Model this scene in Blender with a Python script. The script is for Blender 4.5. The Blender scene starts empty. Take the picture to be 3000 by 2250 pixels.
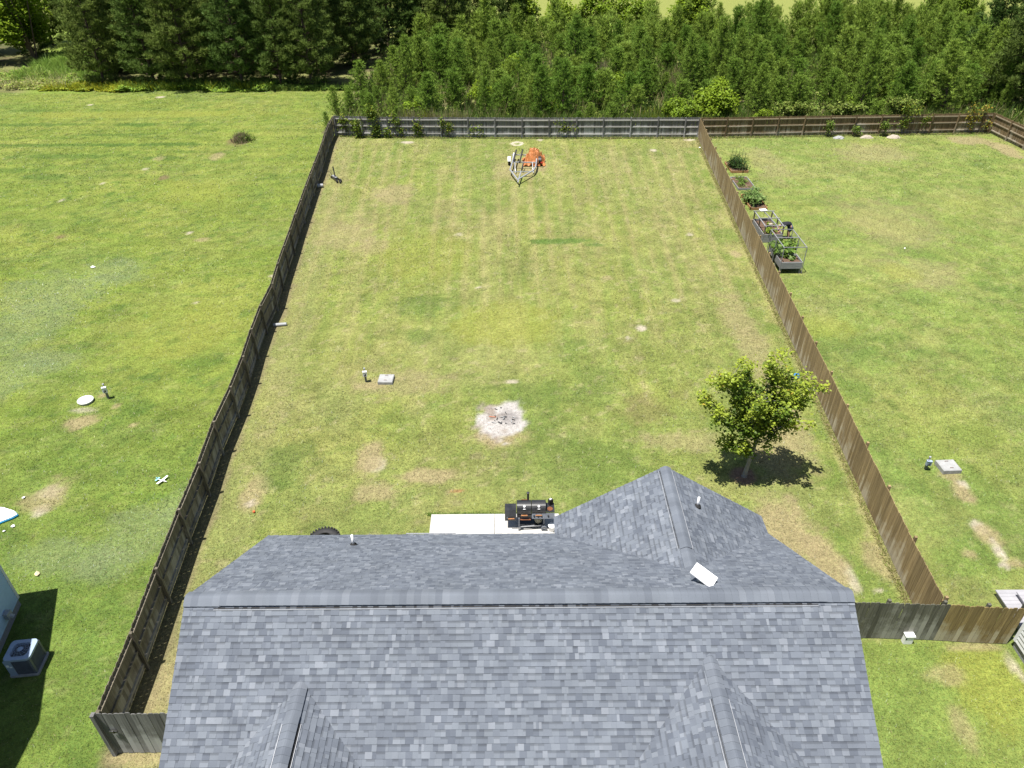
import bpy, math, random
import numpy as np
from mathutils import Vector, Matrix, Euler

R = math.radians
random.seed(7)
rng = np.random.default_rng(11)
sc = bpy.context.scene
col = sc.collection

# ------------------------------------------------------------------ camera, sky, sun, exposure
CAM_H = 19.8
cam_d = bpy.data.cameras.new('camera')
cam_d.sensor_width = 36.0
cam_d.lens = 2153.0 / 3000.0 * 36.0
cam_d.clip_end = 2000.0
cam = bpy.data.objects.new('camera', cam_d)
col.objects.link(cam)
cam.matrix_world = Matrix.Translation((0, 0, CAM_H)) @ Matrix.Rotation(R(55.0), 4, 'X') @ Matrix.Rotation(R(-0.4), 4, 'Z')
sc.camera = cam

SUN_TO = Vector((0.235, 0.14, -1.0)).normalized()          # direction the light travels
elev = math.asin(-SUN_TO.z)
azim = math.atan2(-SUN_TO.x, -SUN_TO.y)                    # compass angle of the sun, from +Y clockwise
world = bpy.data.worlds.new('World')
sc.world = world
world.use_nodes = True
wn = world.node_tree
sky = wn.nodes.new('ShaderNodeTexSky')
sky.sky_type = 'NISHITA'
sky.sun_disc = False
sky.sun_elevation = elev
sky.sun_rotation = azim
bg = wn.nodes['Background']
bg.inputs[1].default_value = 0.058
wn.links.new(sky.outputs[0], bg.inputs[0])
sun_d = bpy.data.lights.new('sun', 'SUN')
sun_d.energy = 4.8
sun_d.angle = R(0.5)
sun_d.color = (1.0, 0.965, 0.90)
sun = bpy.data.objects.new('sun', sun_d)
col.objects.link(sun)
sun.location = (-20, -20, 60)
sun.rotation_euler = SUN_TO.to_track_quat('-Z', 'Y').to_euler()

vs = sc.view_settings
vs.view_transform = 'Standard'
vs.look = 'None'
vs.exposure = 0.98
vs.gamma = 1.0
vs.use_curve_mapping = False

# ------------------------------------------------------------------ helpers
def tag(o, label=None, cat=None, group=None, kind=None):
    if label: o['label'] = label
    if cat: o['category'] = cat
    if group: o['group'] = group
    if kind: o['kind'] = kind
    return o

def empty(name, loc=(0, 0, 0), label=None, cat=None, group=None, rz=0.0):
    o = bpy.data.objects.new(name, None)
    o.empty_display_size = 0.2
    o.location = loc
    o.rotation_euler = (0, 0, rz)
    col.objects.link(o)
    return tag(o, label, cat, group)

def add(name, mesh, parent=None, loc=(0, 0, 0), rot=(0, 0, 0), scale=(1, 1, 1)):
    o = bpy.data.objects.new(name, mesh)
    o.location = loc
    o.rotation_euler = rot
    o.scale = scale
    if parent: o.parent = parent
    col.objects.link(o)
    return o

def copy_tree(o, parent=None):
    c = o.copy()
    col.objects.link(c)
    c.parent = parent
    for ch in [x for x in o.children]:
        copy_tree(ch, c)
    return c

def basis(d):
    d = Vector(d).normalized()
    a = Vector((0, 0, 1)) if abs(d.z) < 0.95 else Vector((1, 0, 0))
    u = d.cross(a).normalized()
    return d, u, u.cross(d).normalized()

class MB:
    """collects shapes, links them as one mesh object"""
    def __init__(s):
        s.v = []; s.f = []
    def poly(s, pts, faces):
        n = len(s.v)
        s.v += [tuple(p) for p in pts]
        s.f += [tuple(i + n for i in f) for f in faces]
        return s
    def box(s, c, size, rz=0.0, rot=None):
        hx, hy, hz = size[0] / 2, size[1] / 2, size[2] / 2
        m = rot if rot is not None else Matrix.Rotation(rz, 3, 'Z')
        c = Vector(c)
        p = [c + m @ Vector((x * hx, y * hy, z * hz)) for z in (-1, 1) for y in (-1, 1) for x in (-1, 1)]
        return s.poly(p, [(0, 2, 3, 1), (4, 5, 7, 6), (0, 1, 5, 4), (2, 6, 7, 3), (0, 4, 6, 2), (1, 3, 7, 5)])
    def bar(s, a, b, w, h):
        a, b = Vector(a), Vector(b)
        d, u, v = basis(b - a)
        p = [q + u * (sx * w / 2) + v * (sy * h / 2) for q in (a, b) for sx, sy in ((-1, -1), (1, -1), (1, 1), (-1, 1))]
        return s.poly(p, [(0, 1, 2, 3), (7, 6, 5, 4), (0, 4, 5, 1), (1, 5, 6, 2), (2, 6, 7, 3), (3, 7, 4, 0)])
    def tube(s, pts, rads, n=8, caps=True):
        pts = [Vector(p) for p in pts]
        if not hasattr(rads, '__len__'): rads = [rads] * len(pts)
        rings = []
        pu = None
        for i, p in enumerate(pts):
            d = pts[min(i + 1, len(pts) - 1)] - pts[max(i - 1, 0)]
            d, u, v = basis(d)
            if pu is not None:
                u = (pu - d * pu.dot(d)).normalized(); v = u.cross(d).normalized()
            pu = u
            rings.append([p + (u * math.cos(2 * math.pi * k / n) + v * math.sin(2 * math.pi * k / n)) * rads[i] for k in range(n)])
        V = [q for r in rings for q in r]
        F = []
        for i in range(len(pts) - 1):
            for k in range(n):
                a = i * n + k; b = i * n + (k + 1) % n
                F.append((a, b, b + n, a + n))
        if caps:
            F.append(tuple(range(n))); F.append(tuple(reversed(range(len(V) - n, len(V)))))
        return s.poly(V, F)
    def lathe(s, c, prof, n=20, axis='Z', close=True):
        c = Vector(c)
        V = []; F = []
        for r, h in prof:
            for k in range(n):
                a = 2 * math.pi * k / n
                q = Vector((r * math.cos(a), r * math.sin(a), h))
                if axis == 'X': q = Vector((q.z, q.x, q.y))
                if axis == 'Y': q = Vector((q.x, q.z, q.y))
                V.append(c + q)
        for i in range(len(prof) - 1):
            for k in range(n):
                a = i * n + k; b = i * n + (k + 1) % n
                F.append((a, b, b + n, a + n))
        if close:
            F.append(tuple(reversed(range(n)))); F.append(tuple(range(len(V) - n, len(V))))
        return s.poly(V, F)
    def prism(s, pts2, z0, z1):
        n = len(pts2)
        V = [(x, y, z0) for x, y in pts2] + [(x, y, z1) for x, y in pts2]
        F = [tuple(reversed(range(n))), tuple(range(n, 2 * n))] + [(i, (i + 1) % n, n + (i + 1) % n, n + i) for i in range(n)]
        return s.poly(V, F)
    sv = None; mi = None
    def mesh(s, name, mat, off=(0, 0, 0), smooth=False):
        me = bpy.data.meshes.new(name)
        ox, oy, oz = off
        me.from_pydata([(x - ox, y - oy, z - oz) for x, y, z in s.v], [], s.f)
        if mat: me.materials.append(mat)
        if s.sv:
            me.attributes.new('sv', 'FLOAT', 'POINT').data.foreach_set('value', s.sv)
            me.materials.append(MAT['asphalt_edge']); me.polygons.foreach_set('material_index', s.mi)
        if smooth:
            me.polygons.foreach_set('use_smooth', [True] * len(me.polygons))
        me.update()
        return me
    def build(s, name, mat, parent=None, smooth=False):
        off = (0, 0, 0)
        p = parent
        while p is not None:
            off = tuple(off[i] + p.location[i] for i in range(3)); p = p.parent
        return add(name, s.mesh(name, mat, off, smooth), parent)
    def single(s, name, mat, label, cat, group=None, smooth=False):
        n = len(s.v)
        c = (sum(p[0] for p in s.v) / n, sum(p[1] for p in s.v) / n, min(p[2] for p in s.v))
        o = add(name, s.mesh(name, mat, c, smooth), None, c)
        return tag(o, label, cat, group)

def np_mesh(name, V, nper, mat, colors=None, off=(0, 0, 0)):
    """mesh of separate triangles / quads from an (N*nper,3) array"""
    me = bpy.data.meshes.new(name)
    V = np.asarray(V, dtype=np.float32) - np.asarray(off, dtype=np.float32)
    nv = len(V); nf = nv // nper
    me.vertices.add(nv); me.vertices.foreach_set('co', V.ravel())
    me.loops.add(nv); me.loops.foreach_set('vertex_index', np.arange(nv, dtype=np.int32))
    me.polygons.add(nf); me.polygons.foreach_set('loop_start', np.arange(nf, dtype=np.int32) * nper)
    me.update(calc_edges=True)
    if colors is not None:
        at = me.color_attributes.new('Col', 'FLOAT_COLOR', 'POINT')
        c = np.ones((nv, 4), dtype=np.float32); c[:, :3] = colors
        at.data.foreach_set('color', c.ravel())
    if mat: me.materials.append(mat)
    return me

# ---- numpy value noise
_T = np.random.default_rng(3).random((256, 256))
def vnoise(x, y):
    xi = np.floor(x).astype(int); yi = np.floor(y).astype(int)
    fx = x - xi; fy = y - yi
    fx = fx * fx * (3 - 2 * fx); fy = fy * fy * (3 - 2 * fy)
    a = _T[xi & 255, yi & 255]; b = _T[(xi + 1) & 255, yi & 255]
    c = _T[xi & 255, (yi + 1) & 255]; d = _T[(xi + 1) & 255, (yi + 1) & 255]
    return (a * (1 - fx) + b * fx) * (1 - fy) + (c * (1 - fx) + d * fx) * fy
def fbm(x, y, s, seed=0, octv=4):
    r = 0; amp = 1; tot = 0
    for o in range(octv):
        r = r + amp * vnoise(x * s + seed * 17.3 + o * 31.7, y * s + seed * 9.1 + o * 12.9)
        tot += amp; amp *= 0.55; s *= 2.05
    return r / tot
def sstep(a, b, x):
    t = np.clip((x - a) / (b - a), 0, 1)
    return t * t * (3 - 2 * t)

# ------------------------------------------------------------------ materials
def new_mat(name):
    m = bpy.data.materials.new(name)
    m.use_nodes = True
    nt = m.node_tree
    return m, nt, nt.nodes, nt.links, nt.nodes['Principled BSDF']

def rgba(c): return (c[0], c[1], c[2], 1.0)

def M(name, c, c2=None, rough=0.75, scale=6.0, bump=0.0, metallic=0.0, rand=0.0, spec=0.35, fine=60.0, stretch=(1, 1, 1)):
    m, nt, N, L, P = new_mat(name)
    c2 = c2 or tuple(x * 0.72 for x in c)
    tc = N.new('ShaderNodeTexCoord'); mp = N.new('ShaderNodeMapping')
    mp.inputs['Scale'].default_value = stretch
    L.new(tc.outputs['Object'], mp.inputs['Vector'])
    n1 = N.new('ShaderNodeTexNoise'); n1.inputs['Scale'].default_value = scale; n1.inputs['Detail'].default_value = 6
    n1.inputs['Roughness'].default_value = 0.65
    L.new(mp.outputs[0], n1.inputs['Vector'])
    ramp = N.new('ShaderNodeMapRange'); ramp.inputs[1].default_value = 0.3; ramp.inputs[2].default_value = 0.7
    L.new(n1.outputs[0], ramp.inputs[0])
    mix = N.new('ShaderNodeMix'); mix.data_type = 'RGBA'
    mix.inputs[6].default_value = rgba(c); mix.inputs[7].default_value = rgba(c2)
    L.new(ramp.outputs[0], mix.inputs[0])
    out = mix.outputs[2]
    if rand > 0:
        oi = N.new('ShaderNodeObjectInfo'); ge = N.new('ShaderNodeNewGeometry')
        ad = N.new('ShaderNodeMath'); ad.operation = 'ADD'
        L.new(oi.outputs['Random'], ad.inputs[0]); L.new(ge.outputs['Random Per Island'], ad.inputs[1])
        fr = N.new('ShaderNodeMath'); fr.operation = 'FRACT'; L.new(ad.outputs[0], fr.inputs[0])
        mr = N.new('ShaderNodeMapRange'); mr.inputs[3].default_value = 1 - rand; mr.inputs[4].default_value = 1 + rand
        L.new(fr.outputs[0], mr.inputs[0])
        hs = N.new('ShaderNodeHueSaturation'); L.new(out, hs.inputs['Color']); L.new(mr.outputs[0], hs.inputs['Value'])
        out = hs.outputs[0]
    L.new(out, P.inputs['Base Color'])
    P.inputs['Roughness'].default_value = rough
    P.inputs['Metallic'].default_value = metallic
    P.inputs['Specular IOR Level'].default_value = spec
    if bump > 0:
        n2 = N.new('ShaderNodeTexNoise'); n2.inputs['Scale'].default_value = fine; n2.inputs['Detail'].default_value = 4
        L.new(mp.outputs[0], n2.inputs['Vector'])
        b = N.new('ShaderNodeBump'); b.inputs['Strength'].default_value = bump; b.inputs['Distance'].default_value = 0.02
        L.new(n2.outputs[0], b.inputs['Height']); L.new(b.outputs[0], P.inputs['Normal'])
    return m

def wood(name, c1, c2, grey, grey_amt=0.5, rand=0.3):
    """fence board: grain along Z, every board its own tone, weathered grey in drifting patches"""
    m, nt, N, L, P = new_mat(name)
    oi = N.new('ShaderNodeObjectInfo'); ge = N.new('ShaderNodeNewGeometry')
    ad = N.new('ShaderNodeMath'); ad.operation = 'ADD'
    L.new(oi.outputs['Random'], ad.inputs[0]); L.new(ge.outputs['Random Per Island'], ad.inputs[1])
    fr = N.new('ShaderNodeMath'); fr.operation = 'FRACT'; L.new(ad.outputs[0], fr.inputs[0])
    mp = N.new('ShaderNodeMapping'); mp.inputs['Scale'].default_value = (26, 26, 1.1)
    L.new(ge.outputs['Position'], mp.inputs['Vector'])
    g = N.new('ShaderNodeTexNoise'); g.inputs['Scale'].default_value = 1.0; g.inputs['Detail'].default_value = 5
    L.new(mp.outputs[0], g.inputs['Vector'])
    mr = N.new('ShaderNodeMapRange'); mr.inputs[1].default_value = 0.32; mr.inputs[2].default_value = 0.68
    L.new(g.outputs[0], mr.inputs[0])
    mix = N.new('ShaderNodeMix'); mix.data_type = 'RGBA'
    mix.inputs[6].default_value = rgba(c1); mix.inputs[7].default_value = rgba(c2)
    L.new(mr.outputs[0], mix.inputs[0])
    # weathering
    n2 = N.new('ShaderNodeTexNoise'); n2.inputs['Scale'].default_value = 0.55; n2.inputs['Detail'].default_value = 7
    n2.inputs['Roughness'].default_value = 0.7
    L.new(ge.outputs['Position'], n2.inputs['Vector'])
    sx = N.new('ShaderNodeSeparateXYZ'); L.new(ge.outputs['Position'], sx.inputs[0])
    zz = N.new('ShaderNodeMath'); zz.operation = 'MULTIPLY_ADD'; zz.inputs[1].default_value = -0.16; zz.inputs[2].default_value = 0.14
    L.new(sx.outputs['Z'], zz.inputs[0])
    s2 = N.new('ShaderNodeMath'); s2.operation = 'ADD'; L.new(n2.outputs[0], s2.inputs[0]); L.new(zz.outputs[0], s2.inputs[1])
    s3 = N.new('ShaderNodeMath'); s3.operation = 'MULTIPLY_ADD'; s3.inputs[1].default_value = 0.14
    L.new(fr.outputs[0], s3.inputs[0]); L.new(s2.outputs[0], s3.inputs[2])
    m2 = N.new('ShaderNodeMapRange'); m2.inputs[1].default_value = 0.72 - 0.3 * grey_amt; m2.inputs[2].default_value = 0.86 - 0.3 * grey_amt
    L.new(s3.outputs[0], m2.inputs[0])
    mx2 = N.new('ShaderNodeMix'); mx2.data_type = 'RGBA'; mx2.inputs[7].default_value = rgba(grey)
    L.new(mix.outputs[2], mx2.inputs[6]); L.new(m2.outputs[0], mx2.inputs[0])
    mv = N.new('ShaderNodeMapRange'); mv.inputs[3].default_value = 1 - rand; mv.inputs[4].default_value = 1 + rand
    L.new(fr.outputs[0], mv.inputs[0])
    hs = N.new('ShaderNodeHueSaturation'); L.new(mx2.outputs[2], hs.inputs['Color']); L.new(mv.outputs[0], hs.inputs['Value'])
    L.new(hs.outputs[0], P.inputs['Base Color'])
    P.inputs['Roughness'].default_value = 0.85; P.inputs['Specular IOR Level'].default_value = 0.2
    b = N.new('ShaderNodeBump'); b.inputs['Strength'].default_value = 0.35; b.inputs['Distance'].default_value = 0.01
    L.new(g.outputs[0], b.inputs['Height']); L.new(b.outputs[0], P.inputs['Normal'])
    return m

def foliage(name, c1, c2, trans=0.3, rand=0.35, attr=False, gloss=0.12):
    m, nt, N, L, P = new_mat(name)
    N.remove(P)
    out = N['Material Output']
    oi = N.new('ShaderNodeObjectInfo'); ge = N.new('ShaderNodeNewGeometry')
    if attr:
        a = N.new('ShaderNodeAttribute'); a.attribute_name = 'Col'; base = a.outputs['Color']
    else:
        mix = N.new('ShaderNodeMix'); mix.data_type = 'RGBA'
        mix.inputs[6].default_value = rgba(c1); mix.inputs[7].default_value = rgba(c2)
        L.new(oi.outputs['Random'], mix.inputs[0]); base = mix.outputs[2]
    mr = N.new('ShaderNodeMapRange'); mr.inputs[3].default_value = 1 - rand; mr.inputs[4].default_value = 1 + rand
    L.new(ge.outputs['Random Per Island'], mr.inputs[0])
    hs = N.new('ShaderNodeHueSaturation'); L.new(base, hs.inputs['Color']); L.new(mr.outputs[0], hs.inputs['Value'])
    d = N.new('ShaderNodeBsdfDiffuse'); t = N.new('ShaderNodeBsdfTranslucent'); g = N.new('ShaderNodeBsdfGlossy')
    g.inputs['Roughness'].default_value = 0.45; g.inputs['Color'].default_value = (0.8, 0.8, 0.8, 1)
    L.new(hs.outputs[0], d.inputs['Color'])
    h2 = N.new('ShaderNodeHueSaturation'); h2.inputs['Value'].default_value = 1.25; h2.inputs['Hue'].default_value = 0.49
    L.new(hs.outputs[0], h2.inputs['Color']); L.new(h2.outputs[0], t.inputs['Color'])
    m1 = N.new('ShaderNodeMixShader'); m1.inputs[0].default_value = trans
    L.new(d.outputs[0], m1.inputs[1]); L.new(t.outputs[0], m1.inputs[2])
    m2 = N.new('ShaderNodeMixShader'); m2.inputs[0].default_value = gloss * 0.3
    L.new(m1.outputs[0], m2.inputs[1]); L.new(g.outputs[0], m2.inputs[2])
    L.new(m2.outputs[0], out.inputs['Surface'])
    return m

MAT = {}
MAT['wood_grey'] = wood('weathered_wood', (0.165, 0.145, 0.108), (0.100, 0.087, 0.064), (0.23, 0.215, 0.18), 0.40, 0.24)
MAT['wood_silver'] = wood('silver_wood', (0.175, 0.172, 0.165), (0.095, 0.093, 0.090), (0.29, 0.288, 0.285), 0.5, 0.26)
MAT['wood_brown'] = wood('brown_wood', (0.300, 0.222, 0.116), (0.180, 0.128, 0.066), (0.35, 0.30, 0.215), 0.36, 0.24)
MAT['wood_gold'] = wood('golden_wood', (0.26, 0.195, 0.085), (0.15, 0.108, 0.048), (0.31, 0.28, 0.20), 0.40, 0.24)
MAT['wood_moss'] = wood('moss_wood', (0.135, 0.130, 0.10), (0.078, 0.076, 0.060), (0.23, 0.225, 0.195), 0.5, 0.25)
MAT['wood_dark'] = wood('dark_brown_wood', (0.19, 0.135, 0.072), (0.105, 0.074, 0.040), (0.25, 0.215, 0.16), 0.42, 0.25)
MAT['rail_brown_lit'] = wood('brown_lit_rail', (0.30, 0.25, 0.175), (0.21, 0.17, 0.115), (0.36, 0.32, 0.26), 0.45, 0.15)  # brown rails paled to stand in for sunlit top faces
MAT['wood_rail_lit'] = wood('pale_lit_rail', (0.40, 0.385, 0.36), (0.29, 0.28, 0.26), (0.46, 0.45, 0.43), 0.5, 0.15)  # weathered pale, lightened further to paint in the sunlit rail tops
MAT['wood_bed'] = M('bed_wood', (0.27, 0.27, 0.275), (0.17, 0.17, 0.18), rough=0.85, scale=3, rand=0.15, stretch=(1, 1, 8))
MAT['wood_new'] = M('new_wood', (0.34, 0.19, 0.085), (0.26, 0.14, 0.06), rough=0.8, scale=8, rand=0.1)
MAT['concrete'] = M('concrete', (0.46, 0.45, 0.43), (0.36, 0.345, 0.32), rough=0.9, scale=2.2, bump=0.2)
MAT['concrete_grey'] = M('grey_concrete', (0.34, 0.34, 0.335), (0.24, 0.24, 0.235), rough=0.92, scale=5, bump=0.3)
MAT['white_paint'] = M('white_plastic', (0.78, 0.78, 0.78), (0.70, 0.70, 0.70), rough=0.4, scale=4)
MAT['white_panel'] = M('white_panel', (0.86, 0.86, 0.86), (0.83, 0.83, 0.83), rough=0.35, scale=4)
MAT['grey_plastic'] = M('grey_plastic', (0.33, 0.34, 0.35), (0.26, 0.27, 0.28), rough=0.5, scale=6)
MAT['galv'] = M('galvanised_steel', (0.52, 0.53, 0.55), (0.40, 0.41, 0.43), rough=0.42, scale=9, metallic=0.55)
MAT['black'] = M('black_rubber', (0.016, 0.016, 0.017), (0.028, 0.027, 0.026), rough=0.7, scale=10, bump=0.1)
MAT['black_steel'] = M('black_steel', (0.014, 0.015, 0.017), (0.034, 0.034, 0.036), rough=0.36, scale=5, bump=0.05, spec=0.5)
MAT['rust'] = M('rusty_steel', (0.20, 0.075, 0.028), (0.09, 0.035, 0.018), rough=0.85, scale=14)
MAT['copper_wood'] = M('orange_handle', (0.42, 0.19, 0.07), (0.30, 0.12, 0.045), rough=0.6, scale=14)
MAT['steel_grey'] = M('grey_painted_steel', (0.16, 0.175, 0.20), (0.11, 0.12, 0.14), rough=0.4, scale=7, metallic=0.3)
MAT['siding_white'] = M('pale_siding', (0.60, 0.61, 0.62), (0.54, 0.55, 0.56), rough=0.6, scale=3)
MAT['siding_skylit'] = M('skylit_siding', (0.36, 0.50, 0.64), (0.31, 0.44, 0.57), rough=0.6, scale=3)  # blue of the sky-lit shade is painted into the siding colour
MAT['trim'] = M('white_trim', (0.72, 0.73, 0.74), (0.66, 0.67, 0.68), rough=0.5)
MAT['brick_found'] = M('stucco_foundation', (0.30, 0.30, 0.31), (0.20, 0.20, 0.21), rough=0.95, scale=22, bump=0.5)
MAT['tarp'] = M('orange_tarp', (0.46, 0.185, 0.062), (0.34, 0.125, 0.04), rough=0.5, scale=5, bump=0.15, fine=14)
MAT['soil'] = M('garden_soil', (0.14, 0.085, 0.055), (0.075, 0.046, 0.03), rough=1.0, scale=18, bump=0.8)
MAT['bark_pale'] = M('pale_bark', (0.30, 0.285, 0.26), (0.19, 0.18, 0.165), rough=0.9, scale=7, bump=0.4, stretch=(3, 3, 1))
MAT['bark'] = M('pine_bark', (0.13, 0.095, 0.07), (0.07, 0.05, 0.036), rough=0.95, scale=7, bump=0.5, stretch=(3, 3, 1))
MAT['char'] = M('charcoal', (0.022, 0.023, 0.026), (0.10, 0.10, 0.105), rough=0.95, scale=14, bump=0.5)
MAT['stone'] = M('pale_stone', (0.42, 0.36, 0.29), (0.30, 0.25, 0.20), rough=0.95, scale=7, bump=0.6)
MAT['blue_ball'] = M('blue_rubber', (0.03, 0.20, 0.55), (0.025, 0.17, 0.48), rough=0.35, scale=3)
MAT['cyan_foam'] = M('light_blue_foam', (0.28, 0.62, 0.72), (0.25, 0.58, 0.68), rough=0.6)
MAT['blue_trim'] = M('bright_blue_edge', (0.05, 0.38, 0.72), (0.04, 0.33, 0.66), rough=0.5)
MAT['skin'] = M('skin', (0.50, 0.29, 0.21), (0.45, 0.25, 0.18), rough=0.6, scale=5)
MAT['shirt'] = M('dark_shirt', (0.014, 0.015, 0.021), (0.02, 0.02, 0.026), rough=0.95, scale=9, bump=0.3, fine=20)
MAT['shorts'] = M('blue_denim', (0.03, 0.055, 0.12), (0.022, 0.04, 0.09), rough=0.95, scale=14, bump=0.3, fine=30)
MAT['hair'] = M('grey_hair', (0.42, 0.38, 0.33), (0.33, 0.29, 0.25), rough=0.8, scale=30)
MAT['grille_dark'] = M('condenser_dark', (0.06, 0.065, 0.075), (0.04, 0.043, 0.05), rough=0.6, scale=12)
MAT['condenser'] = M('condenser_paint', (0.30, 0.37, 0.48), (0.25, 0.31, 0.41), rough=0.45, scale=6)  # base colour tinted with the blue sky light of the shaded unit
MAT['louvre'] = M('dark_louvre', (0.13, 0.14, 0.165), (0.10, 0.11, 0.13), rough=0.5)
MAT['deck_grey'] = M('grey_deck_paint', (0.33, 0.325, 0.345), (0.28, 0.275, 0.295), rough=0.75, scale=4, rand=0.08)
MAT['cream'] = M('cream_steel', (0.36, 0.34, 0.25), (0.27, 0.25, 0.18), rough=0.6, scale=7)
MAT['paper'] = M('white_paper', (0.80, 0.80, 0.78), (0.72, 0.72, 0.70), rough=0.8)
MAT['wire'] = M('wire_mesh', (0.20, 0.205, 0.21), (0.16, 0.165, 0.17), rough=0.5, metallic=0.4)
MAT['green_stake'] = M('green_stake', (0.03, 0.08, 0.04), (0.025, 0.06, 0.03), rough=0.6)

MAT['pine'] = foliage('pine_needles', (0.128, 0.225, 0.034), (0.235, 0.325, 0.058), 0.38, 0.6, gloss=0.02)
MAT['pine_dark'] = foliage('dark_pine_needles', (0.098, 0.165, 0.040), (0.155, 0.205, 0.050), 0.36, 0.6, gloss=0.02)
MAT['maple'] = foliage('maple_leaves', None, None, 0.40, 0.3, attr=True, gloss=0.04)
MAT['leaf_attr'] = foliage('mixed_leaves', None, None, 0.35, 0.35, attr=True, gloss=0.02)
MAT['lime'] = foliage('lime_leaves', (0.185, 0.265, 0.022), (0.150, 0.235, 0.025), 0.4, 0.35, gloss=0.02)
MAT['blade'] = foliage('grass_blades', None, None, 0.30, 0.45, attr=True, gloss=0.10)

def shingle_mat():
    m, nt, N, L, P = new_mat('asphalt_shingle')
    oi = N.new('ShaderNodeObjectInfo'); ge = N.new('ShaderNodeNewGeometry')
    ad = N.new('ShaderNodeMath'); ad.operation = 'ADD'
    L.new(oi.outputs['Random'], ad.inputs[0]); L.new(ge.outputs['Random Per Island'], ad.inputs[1])
    fr = N.new('ShaderNodeMath'); fr.operation = 'FRACT'; L.new(ad.outputs[0], fr.inputs[0])
    cr = N.new('ShaderNodeValToRGB')  # bluish greys: the sky's reflection is put into the shingle colour
    cr.color_ramp.interpolation = 'LINEAR'
    els = cr.color_ramp.elements
    els[0].position = 0.0; els[0].color = (0.078, 0.089, 0.111, 1)
    els[1].position = 0.25; els[1].color = (0.104, 0.117, 0.141, 1)
    for p, c in ((0.55, (0.117, 0.131, 0.156)), (0.80, (0.129, 0.144, 0.168)), (0.93, (0.146, 0.161, 0.187)), (1.0, (0.165, 0.179, 0.205))):
        e = els.new(p); e.color = rgba(c)
    L.new(fr.outputs[0], cr.inputs[0])
    n1 = N.new('ShaderNodeTexNoise'); n1.inputs['Scale'].default_value = 140; n1.inputs['Detail'].default_value = 3
    L.new(ge.outputs['Position'], n1.inputs['Vector'])
    n2 = N.new('ShaderNodeTexNoise'); n2.inputs['Scale'].default_value = 1.3; n2.inputs['Detail'].default_value = 5
    L.new(ge.outputs['Position'], n2.inputs['Vector'])
    s = N.new('ShaderNodeMath'); s.operation = 'ADD'; L.new(n1.outputs[0], s.inputs[0]); L.new(n2.outputs[0], s.inputs[1])
    mr = N.new('ShaderNodeMapRange'); mr.inputs[1].default_value = 0.6; mr.inputs[2].default_value = 1.4
    mr.inputs[3].default_value = 0.78; mr.inputs[4].default_value = 1.22
    L.new(s.outputs[0], mr.inputs[0])
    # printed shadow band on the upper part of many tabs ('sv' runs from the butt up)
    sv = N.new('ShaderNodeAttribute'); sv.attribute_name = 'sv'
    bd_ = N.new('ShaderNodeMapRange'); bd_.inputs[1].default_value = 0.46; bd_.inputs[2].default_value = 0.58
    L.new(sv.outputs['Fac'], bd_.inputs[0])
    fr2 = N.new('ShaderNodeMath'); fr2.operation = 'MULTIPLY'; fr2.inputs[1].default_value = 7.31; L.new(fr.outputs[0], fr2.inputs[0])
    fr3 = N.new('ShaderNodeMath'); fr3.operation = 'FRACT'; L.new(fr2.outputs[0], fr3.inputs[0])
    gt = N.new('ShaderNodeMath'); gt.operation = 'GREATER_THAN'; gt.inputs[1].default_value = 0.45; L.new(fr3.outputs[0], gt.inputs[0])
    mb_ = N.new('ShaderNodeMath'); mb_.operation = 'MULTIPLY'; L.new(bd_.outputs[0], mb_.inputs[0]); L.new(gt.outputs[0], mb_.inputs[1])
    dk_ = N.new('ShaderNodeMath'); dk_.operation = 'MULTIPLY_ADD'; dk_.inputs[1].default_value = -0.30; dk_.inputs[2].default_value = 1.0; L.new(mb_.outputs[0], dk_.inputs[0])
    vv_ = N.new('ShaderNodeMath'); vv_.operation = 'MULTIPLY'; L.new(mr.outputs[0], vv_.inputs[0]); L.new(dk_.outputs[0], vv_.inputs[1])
    hs = N.new('ShaderNodeHueSaturation'); L.new(cr.outputs[0], hs.inputs['Color']); L.new(vv_.outputs[0], hs.inputs['Value'])
    L.new(hs.outputs[0], P.inputs['Base Color'])
    P.inputs['Roughness'].default_value = 0.85; P.inputs['Specular IOR Level'].default_value = 0.3
    b = N.new('ShaderNodeBump'); b.inputs['Strength'].default_value = 0.35; b.inputs['Distance'].default_value = 0.004
    L.new(n1.outputs[0], b.inputs['Height']); L.new(b.outputs[0], P.inputs['Normal'])
    return m
MAT['shingle'] = shingle_mat()
MAT['asphalt_edge'] = M('cut_asphalt_edge', (0.018, 0.020, 0.025), (0.03, 0.032, 0.038), rough=0.9)

def cap_mat():
    m = MAT['shingle'].copy(); m.name = 'ridge_cap_shingle'
    cr = [n for n in m.node_tree.nodes if n.type == 'VALTORGB'][0]
    for e in cr.color_ramp.elements:
        e.color = [0.5 * e.color[k] + 0.5 * (0.112, 0.125, 0.147, 1)[k] for k in range(4)]
    return m
MAT['cap'] = cap_mat()

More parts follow.
